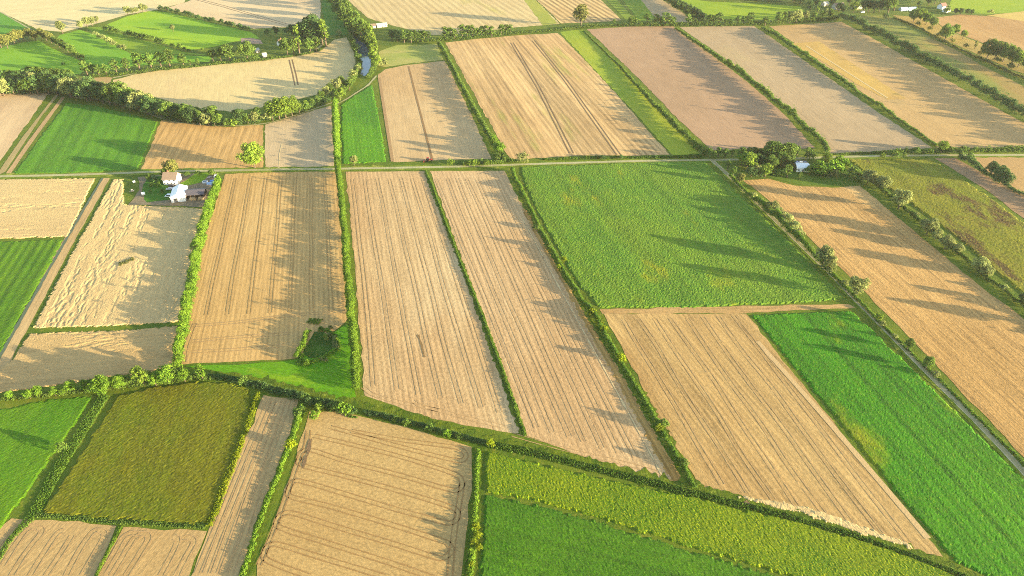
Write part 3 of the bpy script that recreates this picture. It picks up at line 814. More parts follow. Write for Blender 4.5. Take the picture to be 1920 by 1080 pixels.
# ---------------------------------------------------------------- lanes, road, water
ASP = field_mat('worn lane asphalt', C(178, 170, 128), C(196, 186, 144), C(150, 170, 96), streak=.1, speck=.2, bump=.01)
GRV = field_mat('pale gravel', C(214, 208, 168), C(196, 190, 148), C(170, 180, 110), streak=.2, speck=.25, bump=.03)
LANE = [(1334, 300), (1352, 316), (1388, 350), (1440, 400), (1500, 458), (1560, 516), (1602, 560), (1660, 618), (1730, 690), (1810, 770), (1880, 842), (1960, 930), (2060, 1040)]
lane = smooth(GP(LANE), 6)
VRG = field_mat('mown verge', C(112, 158, 40), C(86, 140, 36), C(176, 180, 80), streak=.2, speck=.4, bump=.1, patch=.08, c3s=(.12, .12), c3amt=(.52, .68))
VRG2 = field_mat('weedy bank', C(58, 112, 26), C(92, 136, 34), C(150, 164, 60), streak=.15, speck=.6, bump=.14, patch=.2, c3s=(.3, .3), c3amt=(.56, .7))
ribbons('verge', [lane], 6.4, VRG, .07, jit=.12, step=3)
ribbons('lane', [lane], 1.75, ASP, .13, step=3, jit=.1)
ribbons('lane_edge', [offset(lane, 1.2), offset(lane, -1.2)], .6, plain('dusty lane edge', C(222, 212, 176), bump=.08), .11, jit=.3, step=2)
ROAD = [(-160, 335), (0, 331), (100, 329), (200, 326), (300, 322), (420, 320), (530, 318), (640, 316.5), (760, 314.5), (880, 312), (965, 309), (1060, 306), (1200, 302), (1300, 300.5), (1340, 300), (1400, 299), (1470, 298), (1560, 295), (1660, 292.5), (1760, 291.5), (1860, 291), (2020, 290)]
road = smooth(GP(ROAD), 6)
ribbons('verge', [road], 8.5, VRG, .08, jit=.12, step=3)
ribbons('road', [road], 3.2, GRV, .14, jit=.06, step=4)
ribbons('footpath', [smooth(GP([(134, 182), (160, 185), (200, 190), (240, 200), (275, 211), (300, 221), (340, 230), (430, 236), (500, 231), (560, 214), (624, 192)]), 6)], 1.8, GRV, .1, jit=.15, step=3)
ribbons('farm_road', [smooth(GP([(606, 74), (600, 88), (580, 97), (540, 106), (470, 116), (400, 121), (300, 130), (212, 146)]), 5)], 2.6, GRV, .1, jit=.1)
ribbons('field_ditch', [np.array(GP([(206, 334), (150, 432), (96, 530), (30, 650), (-40, 780)])) + np.array([-5.2, 0])], 1.6, plain('ditch water grey', C(110, 125, 105), bump=.08), .1, jit=.2)
ribbons('footpath', [np.array(GP([(626, 198), (650, 186), (690, 160), (706, 142)]))], 1.8, GRV, .1, jit=.2)
ribbons('footpath', [np.array(GP([(0, 22), (42, 46), (70, 62)]))], 1.6, GRV, .1, jit=.2)
wm = NT('river water')
wm.p.inputs['Roughness'].default_value = .06
wm.p.inputs['Specular IOR Level'].default_value = .5
wm.bump(wm.noise(.6, .6, 2, .5), .02)
wm.colour((.03, .06, .10, 1))
sheet('river', [(664, 66), (676, 66), (684, 80), (693, 92), (697, 118), (691, 136), (684, 143), (676, 140), (679, 120), (672, 100), (668, 84)], wm.m, None, .1, .3)
pm = NT('weedy pond water')
pm.p.inputs['Roughness'].default_value = .9
pm.p.inputs['Specular IOR Level'].default_value = .03
pm.colour(pm.mix(pm.step(pm.noise(.12, .12, 3, .6), .4, .7), (.035, .08, .01, 1), (.06, .12, .015, 1)))
sheet('pond', [(582, 636), (590, 622), (606, 622), (622, 634), (628, 648), (616, 660), (598, 670), (580, 672), (568, 662), (574, 648)], pm.m, None, .1, .3)
# ------------------------------------------------------------------ hedges and ditches
hedge('hedge', [(412, 338, 5, 5), (398, 378, 6.5, 6), (384, 425, 7, 6), (370, 480, 7, 6), (360, 530, 6.5, 6), (350, 585, 6.5, 6), (338, 650, 6.5, 5.5), (331, 690, 5.5, 5)],
      'hedge', .55, 'yellow green hedge running down from the farm between two wheat fields', vary=.3)
hedge('hedge', [(634, 312, 4.5, 6.6), (638, 345, 4.5, 6.8), (643, 400, 4.5, 6.6), (649, 470, 4.5, 6.6), (654, 540, 4.6, 6.6), (660, 600, 4.8, 6.6), (665, 660, 5, 6.2), (670, 732, 4.5, 5.2)],
      'hedge', .5, 'tall bright hedge beside the pond, running straight down to the dark ditch', vary=.3)
hedge('hedge', [(629, 196, 5, 6), (630, 225, 6, 6.5), (632, 262, 6, 7), (633, 306, 5, 6)], 'hedge', .7, 'short upright hedge between the grey stubble and the vivid green plot', vary=.35)
hedge('ditch_bank', [(798, 320, 1.5, .9), (812, 352, 1.6, 1), (834, 412, 1.6, .9), (858, 478, 1.6, 1), (884, 542, 1.8, 1), (912, 612, 2, 1), (940, 690, 2.2, 1.1), (964, 760, 2.2, 1.1), (984, 816, 1.8, .9)],
      'low', .34, 'thin dark green ditch bank cutting between the two long stubble strips', 'ditch bank', vary=.3)
ribbons('rough_grass', [np.array(GP([(798, 322), (834, 414), (884, 544), (938, 692), (980, 812)]))], 3.0, VRG2, .085, jit=.3, step=1.5)
hedge('hedge', [(960, 322, 3.5, 3.5), (972, 348, 3.4, 3.6), (990, 385, 3, 3.2), (1008, 420, 2.6, 2), (1030, 460, 2.8, 2.6), (1058, 512, 2.8, 2.6), (1090, 562, 2.8, 2.2), (1112, 590, 3.2, 3.2), (1140, 640, 3.2, 3), (1170, 690, 2.6, 1.6), (1200, 738, 2.6, 1.9), (1236, 800, 2.6, 1.6), (1262, 848, 2.8, 2.4), (1284, 885, 3, 2.2), (1302, 914, 3, 1.8)],
      'low', .42, 'patchy low hedge with scattered shrubs along the uncut ochre strip', vary=.45)
ribbons('rough_grass', [np.array(GP([(966, 330), (1010, 420), (1066, 520), (1120, 602), (1200, 738), (1262, 845), (1304, 916)]))], 5.2, VRG2, .085, jit=.3, step=1.5)
hedge('hedge', [(1368, 332, 2.5, 2.2), (1392, 356, 2.6, 2.4), (1424, 386, 3.4, 5), (1462, 420, 3.6, 6), (1500, 456, 3.4, 4.5), (1530, 488, 3, 3.2), (1566, 522, 3, 3), (1604, 560, 2.8, 2.4), (1650, 606, 2.4, 1.5), (1700, 655, 2.4, 1.3), (1760, 712, 2.6, 1.2), (1830, 782, 2.8, 1.1), (1900, 852, 2.8, 1.1), (1990, 950, 2.8, 1.1)],
      'low', .42, 'low ragged hedge along the far verge of the grey lane', vary=.5)
hedge('hedge', [(1606, 330, 4, 4), (1640, 348, 4, 4), (1670, 372, 4, 3.5), (1700, 398, 4, 3.4), (1730, 424, 4, 4), (1770, 458, 4, 4), (1800, 482, 3.6, 3), (1840, 514, 4, 3.4), (1880, 545, 3.6, 3), (1920, 578, 4, 4), (2000, 640, 4, 3)],
      'mid', .6, 'bushy hedge under the round willows beside the olive field', vary=.4)
# the long dark ditch at the bottom
hedge('hedge', [(-40, 752, 3, 1.2), (20, 748, 3, 1.4), (90, 742, 3.4, 1.8), (150, 735, 3.6, 2.2), (220, 726, 4, 2.4), (300, 718, 4, 2.6), (360, 710, 4, 2.6), (400, 708, 3.4, 1.6)],
      'mid', .5, 'low bushy bank under the tree line between tumbled wheat and green plot', vary=.4)
hedge('hedge', [(392, 706, 3.4, 1.8), (440, 714, 4, 2.2), (490, 724, 4.4, 2.6), (530, 738, 5, 3), (570, 752, 6, 4), (610, 762, 6.5, 4.4), (645, 772, 6, 4), (668, 776, 4, 2.4)],
      'dark', .5, 'dense dark hedge below the bright green pond meadow', vary=.35)
hedge('hedge', [(684, 775, 3, 1.8), (730, 784, 3.4, 2.1), (780, 797, 3.2, 1.9), (830, 812, 3.2, 1.8), (880, 824, 3, 1.6), (918, 834, 3, 1.6)],
      'dark', .45, 'dark ditch hedge above the field of looping wheel tracks', vary=.35)
hedge('ditch_bank', [(916, 832, 4.4, .9), (980, 846, 4.6, .9), (1060, 866, 4.6, .9), (1140, 886, 4.4, .9), (1220, 906, 4.2, .9), (1300, 926, 4.2, 1.0), (1400, 950, 3.8, .9), (1500, 976, 3.4, 1.2), (1600, 1004, 3.2, 1.1), (1690, 1036, 2.8, 1), (1790, 1072, 2.8, 1), (1880, 1120, 2.8, 1)],
      'low', .42, 'dark weedy ditch bank above the yellow flowering strip', 'ditch bank', vary=.3)
hedge('hedge', [(568, 766, 3.4, 2.6), (556, 800, 3.2, 2.2), (540, 845, 2.8, 2.0), (520, 895, 2.6, 1.4), (500, 945, 2.6, 1.1), (478, 1010, 2.6, 1.1), (452, 1090, 2.8, 1.2)],
      'hedge', .45, 'narrow hedge sloping down from the dark hedge beside the looped tracks', vary=.4)
hedge('hedge', [(897, 846, 2.8, 2.2), (895, 890, 2.8, 2), (892, 940, 2.4, 1.8), (886, 990, 3.2, 1.7), (884, 1035, 3.2, 1.7), (878, 1100, 3, 1.4)],
      'hedge', .45, 'short hedge closing the looped track field off from the green crops', vary=.4)
ribbons('rough_grass', [np.array(GP([(566, 765), (540, 845), (500, 945), (452, 1100)])), np.array(GP([(898, 840), (892, 940), (880, 1110)]))], 3.2, VRG2, .08, jit=.3, step=1.5)
ribbons('rough_grass', [np.array(GP([(388, 700), (490, 716), (580, 738), (672, 760), (760, 782), (918, 826), (1140, 878), (1300, 918), (1500, 968), (1700, 1030), (1830, 1090)]))], 5.5, VRG2, .085, jit=.3, step=1.5)
hedge('grass_bank', [(196, 744, 6, .55), (160, 800, 6, .5), (120, 865, 6, .5), (84, 925, 6, .5), (56, 972, 5, .5), (20, 1010, 3, .5), (-20, 1075, 3, .5)],
      'low', .3, 'dark grassy ditch bank beside the smooth green corner plot', 'grass bank', vary=.3)
hedge('grass_bank', [(226, 990, 1.8, .7), (210, 1020, 1.8, .8), (192, 1055, 1.8, .8), (170, 1110, 1.8, .8)], 'hedge', .35, 'thin green bank between two tan tramline strips', 'grass bank')
hedge('crop_fringe', [(482, 738, 3.4, 1.1), (462, 800, 3.6, 1.1), (436, 870, 4, 1.1), (410, 940, 4, 1.0), (392, 984, 3.6, .9)], 'yellow', .4, 'yellow green fringe along the olive brown crop', 'crop fringe', vary=.2)
hedge('crop_fringe', [(70, 966, 2.4, .5), (160, 973, 3, .55), (260, 980, 3, .55), (384, 988, 3, .5)], 'mid', .38, 'leafy green lower fringe of the olive brown crop', 'crop fringe', vary=.2)
# behind the road
hedge('hedge', [(824, 84, 5, 5), (838, 108, 5, 5.5), (854, 140, 5, 5.5), (874, 180, 5, 5.5), (896, 220, 5, 5), (918, 258, 5, 5), (936, 290, 5.5, 6), (944, 304, 5, 5)],
      'mid', .7, 'long hedge between grey shaded stubble and the striped field', vary=.35)
hedge('hedge', [(1094, 58, 1.8, 1), (1126, 90, 2, 1.2), (1160, 124, 3, 3), (1196, 165, 4, 5), (1220, 194, 4, 5), (1250, 226, 4.4, 5.5), (1284, 258, 5, 6), (1318, 288, 5.5, 6.5), (1340, 298, 5, 6)],
      'mid', .7, 'hedge between the green clover strip and the brown ploughed field', vary=.4)
hedge('hedge', [(1266, 54, 3, 3), (1296, 76, 3.6, 3.6), (1340, 108, 4.6, 6), (1384, 140, 5, 6.5), (1430, 176, 5, 7), (1476, 214, 5, 7), (1512, 246, 5, 6.5), (1540, 272, 5, 6), (1552, 288, 4, 4.5)],
      'mid', .75, 'hedge along the shaded edge of the brown ploughed field', vary=.4)
hedge('hedge', [(1428, 54, 4, 4), (1450, 68, 5, 6), (1490, 94, 5, 6), (1530, 122, 5, 6.5), (1570, 150, 5, 6.5), (1590, 162, 4.6, 6), (1612, 178, 3.5, 3), (1650, 202, 3.5, 4), (1690, 230, 3.5, 2.5), (1730, 256, 3, 2), (1756, 275, 3.5, 3)],
      'mid', .75, 'hedge beside the field with the golden uncut strip', vary=.4)
hedge('hedge', [(1572, 34, 9, 9), (1600, 44, 9, 9), (1640, 66, 9, 10), (1690, 92, 9, 10), (1740, 120, 9, 10), (1790, 146, 9, 10), (1840, 175, 9, 9.5), (1890, 204, 9, 9), (1950, 240, 8, 9), (2010, 280, 8, 8)],
      'dark', .9, 'thickest hedge of round dark crowns between tan stubble and shaded meadow', vary=.3)
hedge('hedge', [(1240, 0, 6, 8), (1262, 14, 6, 8), (1286, 28, 6, 8), (1312, 42, 6, 7)], 'mid', 1.0, 'hedge sloping along the edge of the distant bright meadow', vary=.35)
hedge('hedge', [(1676, 34, 3, 2), (1720, 52, 3.4, 2), (1780, 84, 3.4, 2.4), (1830, 108, 3.6, 2.4), (1890, 136, 4, 3), (1990, 178, 4, 3)], 'olive', .8, 'dry brushy hedge line along the upper edge of the shaded meadow', vary=.4)
hedge('hedge', [(740, 78, 4, 4), (800, 78, 5, 4), (870, 74, 4, 3), (940, 66, 4, 3.4), (1010, 60, 4, 2.4), (1084, 52, 5, 2.4), (1150, 49, 4, 3), (1210, 49, 5, 4.5), (1280, 49, 5, 5), (1360, 49, 5, 5), (1440, 46, 5, 5), (1520, 40, 6, 5), (1572, 36, 6, 6)],
      'mid', .9, 'long distant hedge closing off the upper ends of all the strips', vary=.45)
hedge('hedge', [(-40, 147, 5, 5), (20, 148, 5, 5), (70, 149, 6, 6), (130, 150, 5, 5)], 'mid', .9, 'hedge along the dirt track in front of the flat green meadows', vary=.4)
hedge('hedge', [(170, 144, 4, 3.5), (260, 137, 4, 3.5), (340, 128, 4, 3), (430, 119, 4, 3.5), (500, 113, 3.5, 3), (570, 103, 3.5, 3), (604, 94, 3, 2)], 'mid', .9, 'low brush along the farm road above the crescent field', vary=.45)
hedge('hedge', [(860, 308, 4, 2.5), (900, 308, 5, 4), (935, 306, 5, 4), (975, 302, 3, 2)], 'mid', .6, 'short roadside hedge above the long stubble strips', vary=.4)
hedge('hedge', [(1020, 300, 2, 1), (1120, 297, 3, 2.6), (1170, 296, 3, 1.6), (1260, 296, 2.6, 1.4), (1312, 296, 4, 3.5)], 'low', .6, 'sparse roadside brush above the maize block', vary=.5)
hedge('hedge', [(1560, 290, 2.5, 1.6), (1640, 288, 3, 2), (1690, 287, 4, 4), (1760, 286, 4, 4), (1830, 284, 5, 5), (1900, 284, 5, 5), (2000, 282, 5, 5)], 'mid', .7, 'roadside hedge above the olive field', vary=.45)
hedge('hedge', [(1800, 298, 6, 5), (1824, 312, 5, 6), (1850, 330, 4, 4), (1880, 348, 6, 6.5), (1896, 356, 4, 3), (1930, 374, 4, 3.5), (2000, 412, 4, 3.5)], 'dark', .65, 'hedge between the narrow brown strip and the small tan field', vary=.45)
hedge('hedge', [(1396, 304, 8, 4), (1430, 303, 8, 4), (1470, 302, 8, 4)], 'dark', .7, 'dark undergrowth in the copse beside the white barn', vary=.4)
hedge('hedge', [(566, 78, 12, 8), (590, 78, 12, 9), (608, 80, 8, 8)], 'dark', .9, 'dark thicket beside the red roofed house', vary=.3)
# river banks
hedge('hedge', [(612, -6, 8, 6), (640, 20, 8, 6), (655, 48, 8, 6), (668, 70, 6, 5), (690, 84, 6, 6), (703, 108, 7, 7), (703, 128, 5, 5), (690, 148, 5, 4)], 'mid', .9, 'thick bank vegetation on the sunny side of the river', vary=.4)
hedge('hedge', [(660, 84, 4, 4), (670, 104, 4, 4), (674, 126, 4, 4), (666, 148, 5, 5), (650, 168, 6, 6), (634, 188, 6, 6)], 'mid', .8, 'shrubby bank on the field side of the river', vary=.45)
hedge('hedge', [(-60, 176, 10, 7), (0, 176, 10, 7), (60, 174, 9, 6), (110, 176, 9, 6), (160, 182, 10, 8), (210, 190, 10, 8), (260, 205, 10, 8), (310, 220, 9, 7), (360, 231, 8, 6), (420, 235, 8, 5), (480, 230, 8, 5), (540, 214, 9, 6), (590, 200, 8, 5), (622, 186, 6, 5)],
      'dark', .9, 'dark continuous undergrowth of the curving tree belt', vary=.35)
# around the pond
hedge('hedge', [(568, 668, 3, 2), (560, 682, 4, 2.2), (572, 684, 3, 1.8), (590, 678, 3, 1.6), (612, 668, 3, 1.7), (634, 656, 3, 1.7)], 'hedge', .45, 'dark shrub belt along the lower shore of the pond', vary=.4)
hedge('hedge', [(577, 628, 3.2, 3.2), (572, 645, 3.4, 3.6), (562, 660, 3.2, 3.4), (556, 672, 3, 3)], 'hedge', .45, 'sunlit yellow green shrubs on the wheat side of the pond', vary=.3)
hedge('hedge', [(600, 618, 3, 1.5), (616, 620, 3, 1.6), (630, 638, 2.6, 1.5), (636, 652, 2.4, 1.4)], 'hedge', .45, 'shaded shrubs on the hedge side of the pond', vary=.4)
hedge('weed_patch', [(580, 602, 6, .8), (600, 604, 6, .7)], 'low', .45, 'weedy green patch in wheat above the pond', 'weeds', vary=.3)
hedge('weed_patch', [(224, 496, 5, .8), (250, 486, 5, .8)], 'olive', .45, 'weedy green patch in the flattened wheat', 'weeds', vary=.3)
hedge('weed_patch', [(654, 782, 1.4, .6), (668, 783, 1.4, .6)], 'low', .35, 'small green weed patch at the top of the looped track field', 'weeds')

# ------------------------------------------------------------------ trees and bushes
row([(302, 19, 9), (313, 21, 9), (322, 23, 8), (334, 26, 10), (347, 28, 8), (353, 29, 9), (359, 31, 9), (372, 36, 8), (386, 39, 8), (394, 40, 8), (400, 41, 8), (416, 45, 10), (425, 47, 8), (432, 49, 9), (437, 50, 9), (449, 53, 9), (455, 55, 9), (461, 56, 8), (467, 57, 7)],
    '{o} bush from the upper end of the thin row bounding the pale fields', 'bushes in the thin row above the meadows', 'bush', 'dark')
row([(240, 28, 13), (250, 28, 11), (258, 26, 10), (268, 23, 13), (275, 21, 9)], '{o} small tree in the clump on the pale field edge, counted from the meadow', 'trees on the pale field edge', 'round', 'pale')
row([(118, 63, 19), (153, 55, 13), (164, 51, 15), (174, 49, 14), (182, 44, 11)], '{o} tree going up the meadow corner under the cream field', 'trees in the meadow corner', 'round', 'pale')
row([(200, 59, 11), (207, 61, 12), (215, 62, 11), (222, 63, 9), (240, 68, 12), (247, 69, 11), (255, 71, 11), (262, 73, 11), (270, 74, 11), (277, 75, 10), (285, 76, 10), (298, 82, 12), (307, 84, 11), (324, 89, 9), (339, 92, 11), (347, 95, 7), (355, 97, 6), (380, 96, 6, None, 'bright')],
    '{o} bush down the middle meadow hedge from the cream field', 'bushes in the middle meadow hedge', 'bush', 'mid')
row([(180, 67, 9), (188, 72, 10), (195, 75, 9), (205, 82, 13), (213, 85, 10), (226, 92, 9), (233, 94, 11)], '{o} pale bush along the short meadow ditch', 'pale bushes along the meadow ditch', 'bush', 'pale')
plant(325, 59, 10, 'round', 'pale', 'lone pale bush standing inside the bright meadow')
plant(120, 122, 6, 'bush', 'dark', 'small dark bush alone in the shaded meadow')
row([(3, 90, 21), (15, 91, 20), (28, 83, 18), (36, 79, 18), (45, 76, 15), (55, 73, 15), (62, 72, 13), (68, 77, 15), (80, 73, 15), (88, 77, 15), (97, 81, 15)], '{o} tree of the olive green belt bending round the meadow corner', 'trees in the bending meadow belt', 'round', 'olive')
row([(105, 85, 13), (112, 89, 14), (120, 94, 15), (128, 98, 15), (136, 103, 15), (144, 109, 14), (150, 112, 10), (158, 112, 8)], '{o} tree in the diagonal hedge dividing the flat meadows', 'trees in the diagonal meadow hedge', 'round', 'mid')
row([(5, 143, 11), (18, 143, 10), (33, 146, 9), (50, 144, 12), (60, 146, 17), (70, 147, 17), (80, 147, 16), (90, 148, 16), (100, 149, 16), (110, 149, 15), (118, 149, 15), (126, 149, 14), (135, 149, 13)], '{o} bushy tree along the dirt track under the meadows', 'bushy trees along the dirt track', 'round', 'mid')
row([(165, 143, 24), (176, 141, 20), (187, 143, 19), (201, 142, 19), (220, 139, 24), (240, 136, 23), (263, 133, 29), (285, 131, 27), (303, 128, 26), (320, 128, 30), (345, 126, 22), (358, 125, 11), (372, 123, 11)], '{o} tree above the crescent field, counted from the dirt track', 'trees above the crescent field', 'tall', 'mid', 1.25)
row([(400, 115, 17, 'round'), (415, 116, 20), (432, 117, 26), (465, 114, 26, 'broad'), (480, 113, 12, 'bush'), (540, 105, 26), (562, 103, 44, 'slim', 'bright'), (552, 104, 26, 'tall', 'mid'), (583, 100, 22), (594, 99, 22)], '{o} tree around the hamlet along the farm road', 'trees around the hamlet', 'round', 'mid')
row([(612, 87, 42, 'slim', 'bright'), (605, 84, 34, 'tall', 'mid'), (592, 80, 38, 'broad', 'dark'), (578, 78, 34, 'round', 'dark'), (566, 76, 26, 'round', 'dark'), (552, 72, 20, 'round', 'dark'), (540, 66, 16, 'bush', 'dark'), (519, 66, 13, 'round', 'dark'), (502, 66, 11, 'bush', 'dark'), (635, 66, 11, 'bush', 'pale')], '{o} tree of the dark hamlet grove, counted from the river', 'trees in the hamlet grove', 'round', 'dark')
row([(620, 4, 22), (628, 14, 24), (640, 22, 26), (634, 34, 22), (650, 36, 26), (646, 50, 26), (660, 48, 26), (656, 60, 24), (668, 60, 28), (664, 72, 22), (678, 72, 28), (688, 72, 24), (690, 82, 20)], '{o} tree of the river wood, going downstream', 'trees in the river wood', 'round', 'mid')
row([(700, 88, 34, 'slim', 'bright'), (695, 78, 26, 'tall', 'bright'), (701, 100, 30, 'tall', 'bright'), (704, 110, 32, 'tall', 'bright'), (700, 122, 26, 'tall', 'bright'), (706, 126, 18), (714, 124, 14, 'bush', 'pale'), (720, 123, 13, 'bush', 'pale')], '{o} tree on the sunny river bank beside the pale meadow', 'trees on the sunny river bank', 'round', 'bright')
row([(662, 84, 12), (668, 96, 14), (672, 112, 13), (674, 122, 12), (672, 134, 13, None, 'pale'), (664, 146, 16, None, 'pale'), (684, 76, 14, None, 'pale')], '{o} bush on the shaded river bank, going downstream', 'bushes on the shaded river bank', 'bush', 'mid')
row([(656, 170, 16), (642, 168, 18), (632, 172, 20, None, 'pale'), (638, 188, 18, None, 'bright'), (622, 178, 16), (612, 182, 16, None, 'pale'), (604, 190, 15), (598, 196, 12), (585, 200, 12), (574, 204, 12, None, 'bright')], '{o} tree below the river mouth of the curving belt', 'trees at the river end of the belt', 'round', 'mid')
# curving belt
BELT = resample(np.array([(-50, 178), (20, 178), (60, 177), (105, 178), (150, 185), (190, 191), (230, 201), (270, 213), (310, 224), (360, 233), (400, 236)], float), 8.5)
for i, p in enumerate(BELT):
    for k in range(2):
        plant(p[0] + rng.uniform(-4, 4), p[1] - k * 8 + rng.uniform(-3, 2), rng.uniform(19, 30) if p[0] < 300 else rng.uniform(16, 24), ['round', 'broad', 'tall'][(i + k) % 3], ['dark', 'mid', 'mid', 'dark', 'pale'][(2 * i + k) % 5],
              'dense green tree in the belt curving behind the drilled green plot', 'trees in the curving belt')
row([(412, 236, 17), (428, 237, 14, 'bush'), (442, 236, 15, 'bush', 'bright'), (452, 232, 22, 'broad', 'dark'), (466, 233, 16), (478, 232, 18, 'round', 'pale'), (486, 228, 24, 'tall'), (500, 227, 16, 'bush', 'pale'), (512, 226, 20), (524, 223, 28, 'broad', 'bright'), (536, 221, 30, 'broad', 'bright'), (548, 217, 24, 'broad', 'bright'), (553, 196, 13), (562, 212, 16), (575, 208, 14, 'bush')],
    '{o} tree of the looser belt below the crescent field, towards the river', 'trees in the looser part of the belt', 'round', 'mid')
# far row
row([(735, 76, 17, None, 'dark'), (745, 78, 18, None, 'dark'), (758, 80, 20), (771, 80, 18, None, 'mid'), (779, 77, 17), (788, 76, 16), (796, 76, 16), (804, 75, 14), (835, 75, 21), (845, 74, 19), (853, 75, 17), (867, 72, 22), (877, 71, 20), (886, 71, 20), (895, 70, 15), (903, 69, 17), (912, 69, 18), (922, 69, 17), (940, 66, 17), (948, 65, 16), (957, 64, 15)],
    '{o} crown of the regular tree line above the striped field', 'trees in the regular line above the striped field', 'tall', 'mid', 1.35)
plant(1089, 50, 31, 'round', 'olive', 'single tall tree at the corner of the brown ploughed field', None, 1.0)
row([(1151, 47, 9), (1183, 48, 15), (1190, 48, 13), (1213, 42, 14), (1229, 48, 18), (1240, 48, 14), (1247, 49, 21), (1256, 49, 16), (1262, 47, 13), (1290, 47, 17), (1302, 47, 11), (1329, 46, 16), (1337, 46, 14), (1347, 46, 19), (1360, 47, 9), (1369, 47, 10), (1383, 46, 14), (1393, 46, 13), (1404, 46, 19), (1434, 48, 14)],
    '{o} tree of the far hedge after the single tall tree', 'trees in the far hedge', 'tall', 'mid', 1.5)
row([(1252, 6, 13), (1262, 12, 14), (1270, 16, 14), (1280, 22, 15), (1290, 28, 16), (1300, 33, 16), (1308, 37, 16), (1316, 41, 14)], '{o} tree down the sloping hedge beside the distant bright meadow', 'trees in the sloping hedge', 'round', 'dark')
row([(1458, 45, 17), (1468, 44, 16), (1480, 43, 18, None, 'pale'), (1492, 43, 19, None, 'pale'), (1508, 40, 15, None, 'pale'), (1525, 38, 12), (1540, 36, 12), (1556, 36, 14)], '{o} tree at the upper end of the tan field, towards the village', 'trees at the tan field end', 'round', 'mid')
row([(1518, 22, 16), (1532, 26, 17, 'slim', 'bright'), (1528, 14, 14), (1550, 26, 10, 'bush', 'pale'), (1560, 14, 14), (1572, 22, 13), (1580, 26, 12), (1592, 10, 12), (1600, 24, 15, 'round', 'bright'), (1606, 8, 14), (1618, 22, 18), (1628, 22, 17), (1638, 24, 18), (1648, 22, 16), (1655, 18, 18), (1664, 26, 26, 'round', 'mid'), (1676, 20, 26, 'slim', 'bright'), (1660, 34, 10, 'bush')], '{o} tree of the village, counted from the distant bright meadow', 'village trees', 'round', 'dark')
row([(1500, 6, 14), (1488, 4, 10), (1462, 3, 10), (1440, 2, 10), (1418, 1, 9), (1396, 0, 9), (1372, -1, 9), (1350, -2, 9), (1328, -3, 9)], '{o} dark tree of the wood edge above the distant bright meadow', 'wood edge trees', 'broad', 'dark', 1.5)
row([(1740, 10, 14), (1752, 8, 16), (1762, 6, 14), (1722, 14, 10), (1775, 24, 12, 'bush', 'bright'), (1790, 28, 10), (1800, 29, 11), (1812, 29, 10), (1820, 29, 9), (1856, 27, 9, 'bush', 'pale')], '{o} tree around the greenhouse garden and green slope', 'trees around the greenhouse garden', 'round', 'dark')
row([(1712, 42, 23), (1724, 42, 24, 'round', 'bright'), (1736, 46, 20), (1748, 52, 18), (1771, 76, 27), (1786, 70, 24, 'round', 'bright'), (1804, 74, 17, 'round', 'bright'), (1827, 92, 17, 'tall', 'olive'), (1850, 110, 34), (1864, 112, 32), (1880, 116, 30), (1896, 122, 30), (1908, 126, 27, 'broad', 'bright'), (1922, 134, 26), (1945, 140, 28)], '{o} tree of the loose row crossing dry brush by the orange tan field', 'trees in the loose brushy row', 'broad', 'mid', .9, .8)
row([(1720, 48, 9), (1742, 58, 9), (1760, 70, 10), (1784, 80, 9), (1810, 90, 8), (1838, 104, 10), (1868, 118, 12), (1892, 130, 12)], '{o} reddish dry bush under the loose brushy row', 'dry bushes under the brushy row', 'bush', 'olive')
# copse beside the white barn
row([(1346, 294, 17), (1359, 296, 17), (1372, 293, 12), (1388, 297, 20), (1403, 296, 19), (1413, 294, 17), (1421, 295, 15), (1430, 295, 15), (1439, 297, 16), (1449, 300, 27, 'broad'), (1460, 297, 18), (1470, 299, 24, 'broad'), (1482, 295, 17), (1488, 294, 14), (1494, 291, 18, 'slim'), (1514, 291, 14)], '{o} tree of the copse edge behind the white barn', 'copse edge trees', 'tall', 'mid', 1.35, 1.0)
row([(1400, 313, 22, 'broad', 'bright'), (1390, 310, 14), (1412, 316, 14, 'bush', 'bright'), (1420, 309, 16), (1420, 320, 12, 'bush', 'pale'), (1432, 312, 14), (1442, 309, 14), (1446, 317, 20), (1456, 313, 18), (1463, 310, 20), (1472, 313, 18), (1480, 310, 16), (1408, 332, 16, 'round', 'dark'), (1420, 333, 12, 'bush', 'dark'), (1434, 331, 19, 'round', 'bright'), (1450, 328, 10, 'bush'), (1462, 330, 12, 'bush'), (1475, 333, 21, 'tall', 'mid'), (1486, 318, 12, 'bush', 'olive'), (1498, 336, 13, 'tall', 'mid')],
    '{o} tree inside the copse, from the lane towards the white barn', 'trees inside the copse', 'round', 'mid', 1.25, 1.05)
row([(1517, 325, 9), (1526, 326, 10), (1534, 327, 14), (1541, 326, 10), (1548, 327, 9, None, 'mid'), (1560, 326, 15), (1568, 324, 12), (1562, 332, 9, None, 'pale'), (1547, 310, 11, 'round', 'bright'), (1572, 307, 9), (1580, 312, 10), (1586, 316, 8), (1518, 300, 10, 'bush', 'mid'), (1599, 330, 10, 'bush', 'mid'), (1606, 338, 10, 'bush', 'mid')], '{o} garden bush beyond the white barn', 'garden bushes beyond the barn', 'bush', 'hedge', 1.15, 1.75)
row([(1364, 319, 14, 'tall', 'mid'), (1374, 331, 15, 'tall', 'mid'), (1386, 345, 14, 'round', 'olive'), (1412, 370, 9, None), (1424, 380, 10), (1436, 388, 10), (1447, 396, 16), (1456, 402, 14), (1465, 411, 15), (1474, 421, 16), (1487, 434, 18), (1495, 444, 14), (1501, 454, 10), (1520, 470, 8), (1541, 500, 26, 'round'), (1550, 506, 22, 'round'), (1556, 512, 12), (1583, 535, 9), (1603, 556, 26, 'round')], '{o} pale shrub along the grey lane, going down from the road', 'pale shrubs along the lane', 'bush', 'pale', 1.0, 1.25)
